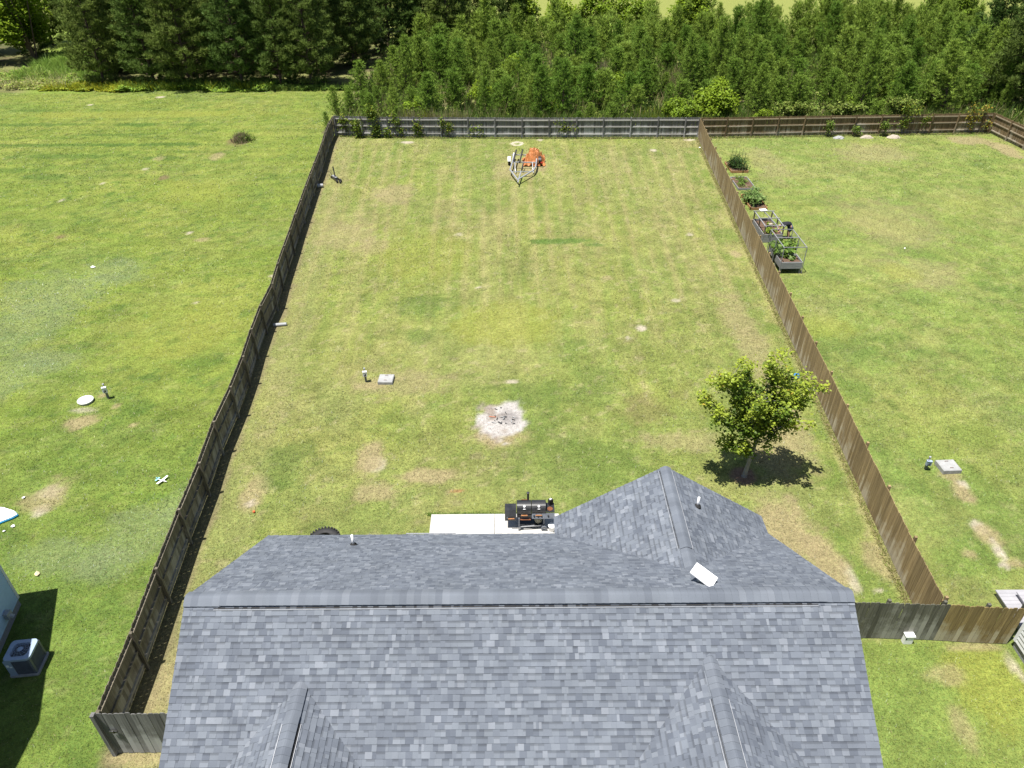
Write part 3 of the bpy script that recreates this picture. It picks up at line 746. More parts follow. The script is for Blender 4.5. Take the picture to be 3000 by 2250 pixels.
for G in GABLES:
    for s in (-1, 1):
        zc = G['z'] - SL * G['hw']; lg = math.hypot(G['hw'], SL * G['hw'])
        sg = G['sgn']
        # u runs so that U x W points up
        U = Vector((0, 1, 0)) if s > 0 else Vector((0, -1, 0))
        W = Vector((-s * G['hw'], 0, SL * G['hw']))
        O = Vector((G['x'] + s * G['hw'], 0, zc))
        yv = G['yj'] + sg * G['hw']
        P = [(G['y0'], 0), (G['y0'], lg), (G['yj'], lg), (yv, 0)]
        P = [(y if s > 0 else -y, v) for y, v in P]
        ar = sum(P[i][0] * P[(i + 1) % 4][1] - P[(i + 1) % 4][0] * P[i][1] for i in range(4))
        if ar < 0: P = P[::-1]
        lay_shingles(O, U, W, P, skip=(lambda u, v, s=s, sg=sg: (abs(u) < 6.9) if sg < 0 else False))
shingles.sort(key=lambda a: a[0])
rest = MB()
hl = Vector((0, 11, 0))
rest.sv = []; rest.mi = []
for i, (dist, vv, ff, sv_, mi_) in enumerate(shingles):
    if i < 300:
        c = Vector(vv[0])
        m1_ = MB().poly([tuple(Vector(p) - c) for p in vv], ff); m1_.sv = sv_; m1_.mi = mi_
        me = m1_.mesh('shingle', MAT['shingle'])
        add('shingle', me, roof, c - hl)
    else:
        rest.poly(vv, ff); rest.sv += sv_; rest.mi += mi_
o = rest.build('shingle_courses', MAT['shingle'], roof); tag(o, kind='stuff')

# ridge caps: curved pieces overlapping along each ridge, on a raised vent
def cap_mesh(wd, rise, length, name):
    mb = MB(); n = 9
    V = []
    for j, dz in ((0, 0.010), (1, 0.0)):
        for k in range(n):
            t = -1 + 2 * k / (n - 1)
            V.append((j * length, t * wd, dz + rise - SL * wd * (math.sqrt(t * t + 0.06) - 0.245)))
    m = len(V)
    V += [(x, y, z - 0.012) for x, y, z in V]
    F = []
    for k in range(n - 1):
        F.append((k, n + k, n + k + 1, k + 1)); F.append((m + k, m + k + 1, m + n + k + 1, m + n + k))
        F.append((k, k + 1, m + k + 1, m + k)); F.append((n + k, m + n + k, m + n + k + 1, n + k + 1))
    F.append((0, m, m + n, n)); F.append((n - 1, 2 * n - 1, m + 2 * n - 1, m + n - 1))
    mb.poly(V, F)
    return mb.mesh(name, MAT['cap'], smooth=False)
capA = cap_mesh(0.215, 0.055, 0.20, 'ridge_cap')
capB = cap_mesh(0.165, 0.052, 0.20, 'ridge_cap_narrow')
x = X0
while x < X1 - 0.1:
    raised = 0.022 if X0 + 0.7 < x < X1 - 0.8 else 0.0
    add('ridge_cap', capA, roof, Vector((x, RY, RZ + raised - 0.02)) - hl, (0, 0, 0), (min(1.0, (X1 - x) / 0.2), 1, 1))
    x += 0.168 + random.uniform(-0.004, 0.004)
for G, (a, b) in zip(GABLES, ((12.55, 16.78), (9.85, 6.6), (10.25, 6.6))):
    y = a; sg = 1 if b > a else -1
    while (b - y) * sg > 0.1:
        up = abs(y - a) > 1.0
        add('ridge_cap', capB, roof, Vector((G['x'], y + 0.168 * sg, G['z'] + (0.012 if up else -0.02))) - hl, (0, 0, R(-90) if sg > 0 else R(90)))
        y += 0.168 * sg
rv = MB()
rv.bar((X0 + 0.7, RY - 0.222, RZ - 0.128), (X1 - 0.85, RY - 0.222, RZ - 0.128), 0.032, 0.02)
rv.bar((X0 + 0.7, RY + 0.222, RZ - 0.128), (X1 - 0.85, RY + 0.222, RZ - 0.128), 0.05, 0.03)
for G, (a, b) in zip(GABLES, ((13.6, 16.7), (8.75, 6.6), (9.1, 6.6))):
    for s in (-1, 1):
        tk = 0.03 if (G['x'] < 0 and s > 0) else 0.012
        rv.bar((G['x'] + s * 0.172, a, G['z'] - 0.085), (G['x'] + s * 0.172, b, G['z'] - 0.085), tk, 0.02)
rv.build('ridge_vent', MAT['black'], roof)
rl = MB()
rl.bar((X0 + 0.7, RY - 0.262, RZ - 0.142), (X1 - 0.85, RY - 0.262, RZ - 0.142), 0.012, 0.012)
rl.bar((X0 + 0.95, RY + 0.262, RZ - 0.142), (X1 - 1.1, RY + 0.262, RZ - 0.142), 0.014, 0.012)
for G, (a, b) in zip(GABLES, ((13.6, 16.7), (8.75, 6.6), (9.1, 6.6))):
    for s in (-1, 1):
        rl.bar((G['x'] + s * 0.205, a, G['z'] - 0.098), (G['x'] + s * 0.205, b, G['z'] - 0.098), 0.012, 0.01)
rl.build('vent_edge', MAT['galv'], roof)
# walls, fascia and the white drip edge left bare at the rear eave
wl = MB()
wl.poly([(-7.35, 6.75, 0), (7.6, 6.75, 0), (7.6, 15.8, 0), (-7.35, 15.8, 0), (-7.35, 6.75, 2.72), (7.6, 6.75, 2.72), (7.6, 15.8, 2.72), (-7.35, 15.8, 2.72), (-7.35, RY, 5.6), (7.6, RY, 5.6)],
        [(0, 1, 5, 4), (2, 3, 7, 6), (1, 2, 6, 9, 5), (3, 0, 4, 8, 7), (4, 5, 9, 8), (6, 7, 8, 9)])
for G in GABLES:
    s = G['sgn']; yo = G['y0'] - s * 0.32; yi = 15.5 if s > 0 else 7.0
    h = G['hw'] - 0.3; zc = G['z'] - SL * h - 0.2
    wl.poly([(G['x'] - h, yo, 0), (G['x'] + h, yo, 0), (G['x'] + h, yo, zc), (G['x'], yo, G['z'] - 0.25), (G['x'] - h, yo, zc),
             (G['x'] - h, yi, 0), (G['x'] + h, yi, 0), (G['x'] + h, yi, zc), (G['x'], yi, G['z'] - 0.25), (G['x'] - h, yi, zc)],
            [(0, 1, 2, 3, 4), (1, 6, 7, 2), (5, 0, 4, 9)])
wl.build('wall', MAT['siding_white'], house)
fa = MB()
fa.box(((X0 + 1.3) / 2, EY + 0.012, EZ - 0.09), (1.3 - X0, 0.02, 0.16))
fa.box(((X0 + X1) / 2, FY - 0.012, EZ - 0.09), (X1 - X0, 0.02, 0.16))
fa.build('fascia', MAT['trim'], house)
for name, (px, py, pz, hh) in (('a', (-4.73, 15.12, 3.42, 0.42)), ('b', (5.42, 15.6, 4.44, 0.36))):
    t = empty('vent_pipe', (px, py, pz), 'white plastic vent pipe on the low rear slope' if name == 'a' else 'white plastic vent pipe on the rear gable', 'vent pipe')
    MB().lathe((px, py, pz), [(0.035, -0.05), (0.035, hh), (0.026, hh), (0.026, hh - 0.08)], 12).build('pipe', MAT['white_paint'], t, True)
    MB().lathe((px, py, pz), [(0.11, -0.04), (0.10, 0.03), (0.055, 0.06), (0.045, 0.10), (0.036, 0.10)], 12).build('boot', MAT['black'], t, True)
o = MB().box((-2.57, 16.185, 2.765), (1.56, 0.014, 0.02)).box((-2.57, 16.215, 2.75), (1.56, 0.012, 0.02)).build('drip_edge', MAT['galv'], house)
o['label'] = 'bare white metal drip edge at the rear eave'

# flat satellite panel by the ridge
dish = empty('satellite_panel', (4.62, 12.0, 5.3), 'flat white rectangular satellite panel tilted on a short mast near the roof ridge', 'satellite dish')
qd = [Vector(p) for p in ((4.53, 12.30, 5.78), (4.99, 11.95, 5.62), (4.76, 11.63, 5.62), (4.30, 12.00, 5.78))]
nrm = (qd[1] - qd[0]).cross(qd[3] - qd[0]).normalized()
if nrm.z < 0: nrm = -nrm
MB().poly([p for p in qd] + [p - nrm * 0.035 for p in qd], [(0, 3, 2, 1), (4, 5, 6, 7), (0, 1, 5, 4), (1, 2, 6, 5), (2, 3, 7, 6), (3, 0, 4, 7)]).build('panel', MAT['white_panel'], dish)
MB().tube([(4.62, 12.0, 5.34), (4.63, 11.98, 5.56), (4.645, 11.97, 5.66)], 0.022, 10).build('mast', MAT['grey_plastic'], dish, True)
MB().box((4.62, 12.02, 5.43), (0.2, 0.16, 0.02), rot=Matrix.Rotation(-math.atan(SL), 3, 'X')).build('base_plate', MAT['grey_plastic'], dish)

# ------------------------------------------------------------------ fences
def picket_mb(h, w=0.138, t=0.018):
    e = 0.03
    return MB().poly([(-w / 2, -t / 2, 0.03), (w / 2, -t / 2, 0.03), (w / 2, -t / 2, h - e), (w / 2 - e, -t / 2, h), (-w / 2 + e, -t / 2, h), (-w / 2, -t / 2, h - e),
                      (-w / 2, t / 2, 0.03), (w / 2, t / 2, 0.03), (w / 2, t / 2, h - e), (w / 2 - e, t / 2, h), (-w / 2 + e, t / 2, h), (-w / 2, t / 2, h - e)],
                     [(0, 1, 2, 3, 4, 5), (11, 10, 9, 8, 7, 6)] + [(i, 6 + i, 6 + (i + 1) % 6, (i + 1) % 6) for i in range(6)])

def resample(path, step):
    P = [Vector((x, y)) for x, y in path]
    out = [P[0]]
    acc = 0
    for a, b in zip(P, P[1:]):
        L = (b - a).length; pos = 0
        while acc + (L - pos) >= step:
            pos += step - acc; acc = 0
            out.append(a + (b - a) * (pos / L))
        acc += L - pos
    if (out[-1] - P[-1]).length > 0.3: out.append(P[-1])
    else: out[-1] = P[-1]
    return [tuple(p) for p in out]

def fence(name, label, posts, h, mat, side, solo, post_mat=None, mats=None, posth=None, lean=0.0, rails=(0.28, 0.92, 1.50)):
    """posts: post points in order. side = +1 / -1: the side (left / right of travel) on which the pickets are nailed.
    solo: how many pickets, nearest the camera first, are parts of their own"""
    base = Vector((posts[0][0], posts[0][1], 0))
    root = empty(name, base, label, 'fence')
    pm = MB().box((0, 0, (posth or h + 0.03) / 2), (0.09, 0.09, posth or h + 0.03)).mesh('post', post_mat or mat)
    r = random.Random(len(posts) * 7 + int(posts[0][0] * 10))
    pk = picket_mb(h).mesh('picket', mat)
    items = []
    for i, (x, y) in enumerate(posts):
        a = Vector(posts[max(i - 1, 0)]); b = Vector(posts[min(i + 1, len(posts) - 1)])
        ang = math.atan2(b.y - a.y, b.x - a.x)
        add('post', pm, root, Vector((x, y, 0)) - base, (R(r.uniform(-1, 1)), R(r.uniform(-1, 1)), ang), (1, 1, r.uniform(0.985, 1.02)))
    for i in range(len(posts) - 1):
        a = Vector(posts[i]); b = Vector(posts[i + 1]); d = (b - a); L = d.length; d /= L
        nn = Vector((-d.y, d.x)) * side
        ang = math.atan2(d.y, d.x)
        for z in rails:
            zz = z + r.uniform(-0.015, 0.015)
            p = a + nn * 0.060; q2 = b + nn * 0.060
            MB().bar((p.x, p.y, zz), (q2.x, q2.y, zz + r.uniform(-0.02, 0.02)), 0.055, 0.085).build('rail', MAT['rail_brown_lit'] if mat is MAT['wood_dark'] else (MAT['wood_rail_lit'] if mat is MAT['wood_silver'] else mat), root)
        n = max(1, int(round(L / 0.1455))); st = L / n
        for k in range(n):
            c = a + d * (st * (k + 0.5)) + nn * (0.096 + r.uniform(-0.002, 0.002))
            items.append((c.x, c.y, ang + R(r.uniform(-0.6, 0.6)), r.uniform(0.985, 1.012), st / 0.1455, R(r.uniform(-0.35, 0.35))))
    items.sort(key=lambda t: t[0] ** 2 + t[1] ** 2)
    for t in items[:solo]:
        me = pk
        if mats: me = mats(t, h)
        add('picket', me, root, Vector((t[0], t[1], 0)) - base, (0, t[5], t[2]), (t[4] * 0.985, 1, t[3]))
    if len(items) > solo:
        mb = MB(); tmpl = picket_mb(h)
        for t in items[solo:]:
            m = Matrix.Translation((t[0], t[1], 0)) @ Matrix.Rotation(t[2], 4, 'Z') @ Matrix.Rotation(t[5], 4, 'Y') @ Matrix.Diagonal((t[4] * 0.985, 1, t[3], 1))
            mb.poly([m @ Vector(p) for p in tmpl.v], tmpl.f)
        tag(mb.build('picket_run', mat, root), kind='stuff')
    return root

fence('picket_fence', 'long wavering dark wooden fence along the left side of the yard', LEFT, 1.68, MAT['wood_grey'], 1, 300)
rp = resample([(x + 0.10, y) for x, y in RIGHT[::-1]], 2.44)
fence('picket_fence', 'straight brown wooden fence between the yard and the right-hand garden', rp, 1.70, MAT['wood_brown'], 1, 300, posth=1.72)
bk = resample([(-15.85, 67.95), (-11.06, 67.45), (1.08, 66.95), (16.75, 66.6)], 2.42)
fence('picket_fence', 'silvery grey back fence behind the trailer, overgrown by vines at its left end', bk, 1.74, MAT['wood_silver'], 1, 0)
bk2 = resample([(16.95, 66.6), (24.7, 66.85), (43.3, 67.5)], 2.32)
fence('picket_fence', 'brown back fence of the right-hand garden', bk2, 1.72, MAT['wood_dark'], 1, 0)
bk3 = resample([(43.35, 67.4), (43.75, 60.0), (44.2, 50.0)], 2.44)
fence('picket_fence', 'brown side fence running off the right edge from the far corner', bk3, 1.72, MAT['wood_dark'], 1, 0)
# cross fence on the right: mossy grey boards by the house, golden ones beyond
pgold = picket_mb(1.72).mesh('picket_gold', MAT['wood_gold'])
pmoss = picket_mb(1.72).mesh('picket_moss', MAT['wood_moss'])
fence('picket_fence', 'short cross fence right of the house, mossy grey boards turning golden at its right end', [(7.68, 14.42), (9.6, 14.38), (11.3, 14.34), (12.95, 14.26), (14.2, 14.16), (15.3, 14.10)], 1.72, MAT['wood_moss'], -1, 80,
      mats=lambda t, h: pgold if t[0] > 13.05 else pmoss, posth=1.76)
# gate on the left
gate = empty('fence_gate', (-10.9, 10.75, 0), 'pale grey board gate between the left fence and the house', 'gate')
pg = picket_mb(1.93).mesh('gate_picket', MAT['wood_silver'])
for k in range(21):
    add('picket', pg, gate, (0.10 + k * 0.150, 0.0 + 0.012 * (k % 2), 0), (0, 0, R(2)), (1.02, 1, random.uniform(0.985, 1.01)))
for z in (0.4, 1.0, 1.6):
    MB().bar((-10.8, 10.81, z), (-7.7, 10.9, z), 0.04, 0.09).build('rail', MAT['wood_silver'], gate)
MB().box((-10.93, 10.72, 0.97), (0.10, 0.13, 1.94)).build('post', MAT['wood_silver'], gate)
MB().box((-10.62, 10.70, 1.15), (0.20, 0.03, 0.07)).tube([(-10.6, 10.68, 1.12), (-10.6, 10.66, 1.25)], 0.02, 6).build('latch', MAT['black_steel'], gate)

# ------------------------------------------------------------------ neighbouring houses
nh = empty('house', (-16.25, 15.8, 0), 'neighbouring house, siding tinted for blue sky-lit shade, cut off by the left edge', 'house')
cdir = Vector((0.19, -0.98, 0)).normalized()         # along the gable wall, towards the viewer
idir = Vector((cdir.y, -cdir.x, 0))                  # into the house
idir = Vector((-0.98, -0.19, 0)).normalized()
C0 = Vector((-16.25, 15.8, 0)); WID = 10.4; AP = WID / 2; EH = 3.0; AH = 6.6
def npnt(t, i, z): return C0 + cdir * t + idir * i + Vector((0, 0, z))
MB().poly([npnt(0, 0, .35), npnt(WID, 0, .35), npnt(WID, 0, EH), npnt(AP, 0, AH - .2), npnt(0, 0, EH), npnt(0, 12, .35), npnt(WID, 12, .35), npnt(WID, 12, EH), npnt(AP, 12, AH - .2), npnt(0, 12, EH)],
          [(0, 1, 2, 3, 4), (5, 0, 4, 9), (1, 6, 7, 2), (6, 5, 9, 8, 7)]).build('wall', MAT['siding_skylit'], nh)
for k in range(16):                                   # lap siding boards on the gable wall
    z0 = 0.35 + k * 0.15
    a, b = npnt(0.08, -0.004, z0), npnt(WID, -0.004, z0)
    o1 = -idir * 0.03
    MB().poly([a, b, b + Vector((0, 0, .15)), a + Vector((0, 0, .15)), a + o1, b + o1], [(4, 5, 2, 3), (0, 4, 3), (1, 2, 5), (0, 1, 5, 4)]).build('siding_board', MAT['siding_skylit'], nh)
MB().poly([npnt(-.02, -.035, .33), npnt(.09, -.035, .33), npnt(.09, -.035, EH), npnt(-.02, -.035, EH), npnt(-.02, .1, .33), npnt(.09, 0, .33), npnt(.09, 0, EH), npnt(-.02, .1, EH)],
          [(0, 1, 2, 3), (4, 0, 3, 7), (1, 5, 6, 2), (3, 2, 6, 7)]).build('corner_trim', MAT['siding_white'], nh)
MB().poly([npnt(.02, .02, 0), npnt(WID, .02, 0), npnt(WID, .02, .35), npnt(.02, .02, .35), npnt(.02, 12, 0), npnt(.02, 12, .35)], [(0, 1, 2, 3), (4, 0, 3, 5)]).build('foundation', MAT['brick_found'], nh)
rm = MB()
for s in (-1, 1):
    t1 = -0.18 if s < 0 else WID + 0.35
    zz = EH + 0.02
    pts = [npnt(t1, -0.2, zz), npnt(AP, -0.2, AH), npnt(AP, 12.3, AH), npnt(t1, 12.3, zz)]
    if s < 0: pts = pts[::-1]
    rm.poly(pts + [p - Vector((0, 0, .14)) for p in pts], [(3, 2, 1, 0), (4, 5, 6, 7), (0, 1, 5, 4), (1, 2, 6, 5), (2, 3, 7, 6), (3, 0, 4, 7)])
rm.build('roof', MAT['shingle'], nh)
dv = MB().box(npnt(0.95, -0.10, 0.62), (0.16, 0.22, 0.24)).tube([npnt(0.95, -0.1, 0.62), npnt(0.95, -0.24, 0.5)], 0.07, 8).build('dryer_vent', MAT['grey_plastic'], nh)

rh = empty('house', (15.4, 13.9, 0), 'white-sided neighbouring house cut off by the right edge', 'house')
MB().poly([(15.42, 2, .3), (15.42, 13.95, .3), (24, 13.95, .3), (24, 2, .3), (15.42, 2, 2.75), (15.42, 13.95, 2.75), (24, 13.95, 2.75), (24, 2, 2.75)],
          [(0, 4, 5, 1), (1, 5, 6, 2), (2, 6, 7, 3), (3, 7, 4, 0)]).build('wall', MAT['siding_white'], rh)
for k in range(16):
    z0 = 0.3 + k * 0.15
    MB().poly([(15.415, 2, z0), (15.415, 13.87, z0), (15.415, 13.87, z0 + .15), (15.415, 2, z0 + .15), (15.392, 2, z0), (15.392, 13.87, z0)],
              [(4, 3, 2, 5), (0, 3, 4), (1, 5, 2), (0, 4, 5, 1)]).build('siding_board', MAT['siding_white'], rh)
MB().box((15.42, 13.92, 1.52), (0.09, 0.10, 2.46)).build('corner_trim', MAT['trim'], rh)
MB().box((19.72, 7.97, 0.15), (8.56, 11.9, 0.30)).build('foundation', MAT['brick_found'], rh)
MB().poly([(15.12, 1.6, 2.6), (15.12, 14.25, 2.6), (19.7, 14.25, 5.5), (19.7, 1.6, 5.5), (24.3, 14.25, 2.6), (24.3, 1.6, 2.6)], [(0, 1, 2, 3), (3, 2, 4, 5), (1, 4, 2), (0, 3, 5), (0, 5, 4, 1)]).build('roof', MAT['shingle'], rh)
dk = empty('back_deck', (15.9, 15.5, 0), 'grey painted back step deck of the right-hand neighbour', 'deck')
for k in range(11):
    MB().box((17.7, 15.83 - k * 0.145, 0.225), (3.6, 0.139, 0.04)).build('deck_board', MAT['deck_grey'], dk)
MB().box((17.7, 15.1, 0.11), (3.5, 1.5, 0.19)).build('deck_frame', MAT['deck_grey'], dk)
for k in range(9):
    MB().box((18.1, 15.60 - k * 0.145, 0.405), (3.4, 0.139, 0.04)).build('upper_board', MAT['deck_grey'], dk)
MB().box((18.1, 15.02, 0.316), (3.3, 1.25, 0.13)).build('upper_frame', MAT['deck_grey'], dk)

# ------------------------------------------------------------------ patio
pt = empty('patio', (-0.7, 18, 0), 'pale concrete patio slab behind the house', 'patio')
MB().box((-1.86, 17.7, 0.025), (2.36, 4.0, 0.13)).build('slab', MAT['concrete'], pt)
MB().box((0.52, 17.7, 0.023), (2.37, 4.0, 0.13)).build('slab', MAT['concrete'], pt)

# ------------------------------------------------------------------ pines
def rand_unit(r, n):
    v = r.normal(size=(n, 3)); return v / np.linalg.norm(v, axis=1, keepdims=True)

def needle_tufts(tp, td, r, nb, length, width, cone):
    """triangular needle sprays at points tp along directions td"""
    n = len(tp)
    P = np.repeat(tp, nb, 0); D = np.repeat(td, nb, 0)
    N = len(P)
    D = D + rand_unit(r, N) * cone
    D /= np.linalg.norm(D, axis=1, keepdims=True)
    side = np.cross(D, rand_unit(r, N)); side /= np.maximum(np.linalg.norm(side, axis=1, keepdims=True), 1e-6)
    l = length * (0.65 + 0.6 * r.random(N))[:, None]
    T = np.empty((N, 3, 3))
    T[:, 0] = P - side * width / 2; T[:, 1] = P + side * width / 2; T[:, 2] = P + D * l
    return T.reshape(-1, 3)

def pine_meshes(seed, h, rad, low=0.08, whorl=0.40, nbr=6, tuft_step=0.18, nb=10, nl=0.28, nw=0.045, up=0.60, mat='pine', clumpy=0.0, trunk_r=None, cone=0.85, dome=0.72):
    r = np.random.default_rng(seed)
    tp = []; td = []
    tr = MB()
    tr_r = trunk_r or 0.018 * h
    lean = r.normal(size=2) * 0.02 * h
    pts = [(lean[0] * t * t, lean[1] * t * t, h * 0.97 * t) for t in np.linspace(0, 1, 6)]
    tr.tube(pts, [tr_r * (1 - 0.9 * t) for t in np.linspace(0, 1, 6)], 7)
    z = low * h
    while z < h * 0.97:
        t = z / h
        prof = min(1.0, (t - low + 0.10) / 0.22) * (1 - t) ** dome + 0.05
        k = int(r.integers(nbr - 1, nbr + 2))
        a0 = r.random() * 6.28
        for j in range(k):
            L = rad * prof * r.uniform(0.65, 1.15)
            if L < 0.15: L = 0.15
            az = a0 + 6.283 * j / k + r.uniform(-0.3, 0.3)
            el = up * (0.35 + 1.2 * t) + r.uniform(-0.12, 0.15)
            d0 = np.array((math.cos(az) * math.cos(el), math.sin(az) * math.cos(el), math.sin(el)))
            b = np.array((lean[0] * t * t, lean[1] * t * t, z))
            n = max(2, int(L / tuft_step))
            s = np.linspace(0.25 if clumpy < 0.3 else 0.5, 1.0, n)
            curve = np.array((0, 0, 0.18 * L))
            p = b + d0[None] * (s * L)[:, None] + curve[None] * (s ** 2)[:, None]
            # side shoots
            for q in range(2 if clumpy < 0.3 else 4):
                off = rand_unit(r, n) * (0.10 + 0.16 * L * (1.1 - s))[:, None] * (1 + clumpy)
                off[:, 2] = off[:, 2] * 0.5 + 0.03
                tp.append(p + off); dd = d0[None] * 0.5 + np.array((0, 0, 0.75)) + off * 0.8
                td.append(dd / np.linalg.norm(dd, axis=1, keepdims=True))
            if L > 0.5:
                e = b + d0 * L * 0.8 + curve * 0.6
                tr.tube([tuple(b), tuple(e)], [tr_r * 0.28 * (1 - t) + 0.006, 0.004], 4, False)
        z += whorl * r.uniform(0.75, 1.2) * (1.15 - 0.5 * t)
    top = np.array([(lean[0], lean[1], h * 0.97)] * 3)
    tp.append(top + r.normal(size=(3, 3)) * 0.04); td.append(np.array([(0, 0, 1.0)] * 3))
    tp = np.concatenate(tp); td = np.concatenate(td)
    T = needle_tufts(tp, td, r, nb, nl, nw, cone)
    return np_mesh('crown', T, 3, MAT[mat]), tr.mesh('trunk', MAT['bark'])

def place_tree(name, label, cat, group, crown, trunk, loc, rz=0.0, s=1.0, sz=None):
    t = empty(name, loc, label, cat, group, rz)
    t.scale = (s, s, sz or s)
    add('trunk', trunk, t); add('crown', crown, t)
    return t

rr = random.Random(5)
young = [pine_meshes(100 + i, hh, rd, low=0.04, dome=(0.52, 0.66, 0.44, 0.72, 0.58, 0.42)[i]) for i, (hh, rd) in enumerate(((3.3, 1.3), (3.9, 1.4), (2.6, 1.25), (4.3, 1.35), (3.3, 1.15), (2.1, 1.15)))]
big_young = [pine_meshes(130 + i, hh, rd, low=0.12, dome=(0.58, 0.72, 0.52)[i]) for i, (hh, rd) in enumerate(((5.6, 1.75), (6.4, 1.8), (4.8, 1.65)))]
spots = []
yy = 69.9
row = 0
while yy < 111:
    xlft = -17.2 + 0.17 * (yy - 70); xrt = 47 + 0.40 * (yy - 68)
    xx = xlft + (row % 2) * 1.0
    while xx < xrt:
        x2 = xx + rr.uniform(-0.7, 0.7); y2 = yy + rr.uniform(-0.6, 0.6)
        xx += rr.uniform(1.8, 2.7)
        # clearings seen in the stand
        if ((x2 - 9.5) / 2.2) ** 2 + ((y2 - 88) / 4.5) ** 2 < 1: continue
        if ((x2 - 18.5) / 1.6) ** 2 + ((y2 - 84) / 4.0) ** 2 < 1: continue
        if 12 < x2 < 23 and y2 < 73.5: continue
        if x2 > 22 and y2 < 71.5 and rr.random() < 0.5: continue
        if rr.random() < 0.13 or float(fbm(np.array([x2]), np.array([y2]), 0.16, 88)[0]) > 0.60: continue
        spots.append((x2, y2))
    yy += 1.9; row += 1
spots.sort(key=lambda p: p[1] + 0.12 * abs(p[0] - 12))
far_tris = []
for i, (px, py) in enumerate(spots):
    bigger = px > 20 + rr.uniform(-3, 3) and py > 71.5
    k = rr.randrange(3) if bigger else rr.randrange(6)
    cr, tk = (big_young if bigger else young)[k]
    s = rr.choice((0.45, 0.62, 0.78, 0.9, 1.0, 1.1, 1.32)) * rr.uniform(0.93, 1.08) * (0.7 if (py < 71.4) else (0.8 if px < -12 else 1.0))
    s *= 1.0 + 0.006 * max(0, py - 80) * (0.3 if bigger else 1)
    if bigger: s *= 0.92
    if i < 300:
        place_tree('pine_tree', 'young bushy pine in the dense stand behind the back fences', 'pine tree', 'young pines behind the back fences', cr, tk, (px, py, -0.05), rr.random() * 6.28, s * rr.uniform(0.92, 1.15), s * rr.uniform(0.82, 1.12)).rotation_euler[0] = R(rr.uniform(-6, 6))
    else:
        n = len(cr.vertices); a = np.empty(n * 3, dtype=np.float32); cr.vertices.foreach_get('co', a); a = a.reshape(-1, 3, 3)
        sel = rng.random(len(a)) < 0.42
        a = a[sel]; c0 = a.mean(1, keepdims=True); a = c0 + (a - c0) * 1.5
        th = rr.random() * 6.28; cs, sn = math.cos(th), math.sin(th)
        b = a.reshape(-1, 3) * s
        far_tris.append(np.stack([b[:, 0] * cs - b[:, 1] * sn + px, b[:, 0] * sn + b[:, 1] * cs + py, b[:, 2]], 1))
print('PINES', len(spots))
if far_tris:
    tag(add('far_pines', np_mesh('far_pines', np.concatenate(far_tris), 3, MAT['pine'])), 'far rows of young pines deep in the stand', 'pine trees', kind='stuff')

tall = [pine_meshes(160 + i, hh, rd, low=0.02, whorl=0.78, nbr=8, tuft_step=0.34, nb=9, nl=0.42, nw=0.085, up=0.26, mat='pine_dark', clumpy=0.6, trunk_r=0.17) for i, (hh, rd) in enumerate(((14, 3.9), (12.5, 3.5), (15.5, 4.2)))]
TP = [(-45.5, 89.5, 0), (-40.2, 88.6, 1), (-35.4, 89.0, 2), (-30.4, 88.4, 0), (-25.6, 88.8, 1), (-21.6, 88.6, 0), (-48.5, 95, 2), (-43, 95.5, 1), (-37.6, 95, 0), (-32.6, 94.6, 2), (-27.6, 95, 1), (-22.8, 94.6, 2), (-18.6, 97.5, 0),
      (-50, 103, 1), (-44, 103, 0), (-38, 102.5, 2), (-32, 103, 1), (-26, 102.5, 0), (-20.5, 104, 1), (-15.5, 106, 2), (-10.5, 109, 0), (-5.5, 111, 1), (-0.5, 112, 2), (-8, 104, 1), (-33.5, 111, 0), (-27, 112, 2), (-21, 113, 1), (-14, 115, 0), (-41, 110, 2), (-47, 110, 0), (-35, 118, 1), (-28, 119, 0), (-21, 120, 2), (-8, 118, 1), (-43, 118, 2)]
for px, py, k in TP:
    if py < 90: py -= rr.uniform(0.6, 2.4)
    px += rr.uniform(-0.8, 0.8)
    place_tree('pine_tree', 'tall dark pine at the woods edge behind the left lawn', 'pine tree', 'tall dark pines behind the left lawn', *tall[k], (px, py, -0.05), rr.random() * 6.28, rr.uniform(0.9, 1.1))
for px, py, k in [(-66.5, 99, 0), (-62.5, 104, 1), (-70, 106, 2), (-64, 112, 0), (-58.5, 112, 2), (-72, 98.5, 1)]:
    place_tree('pine_tree', 'tall dark pine in the far left corner beyond the grassy lane', 'pine tree', 'tall pines beyond the lane', *tall[k], (px, py, -0.05), rr.random() * 6.28, rr.uniform(0.85, 1.0))
for px, py, k, lb in [(49.5, 75.5, 0, 'tall dark pine nearest the far right fence corner'), (55, 78, 1, 'tall dark pine cut off by the right edge'), (52, 84, 2, 'tall dark pine behind the other two in the top right corner')]:
    place_tree('pine_tree', lb, 'pine tree', 'tall pines at the right edge', *tall[k], (px, py, -0.05), rr.random() * 6.28, rr.uniform(0.85, 1.0))

# ------------------------------------------------------------------ broadleaf crowns
def leaf_quads(P, size, r, flat=0.6, colors=None):
    n = len(P)
    nn = rand_unit(r, n); nn[:, 2] = np.abs(nn[:, 2]) + flat; nn /= np.linalg.norm(nn, axis=1, keepdims=True)
    a = np.cross(nn, rand_unit(r, n)); a /= np.maximum(np.linalg.norm(a, axis=1, keepdims=True), 1e-6)
    b = np.cross(nn, a)
    s = size * (0.6 + 0.7 * r.random(n))[:, None]
    Q = np.empty((n, 4, 3))
    Q[:, 0] = P - a * s * 0.5; Q[:, 1] = P + b * s * 0.36; Q[:, 2] = P + a * s * 0.5; Q[:, 3] = P - b * s * 0.36
    # a slight fold
    Q[:, 1] += nn * s * 0.08; Q[:, 3] += nn * s * 0.08
    return Q.reshape(-1, 3)

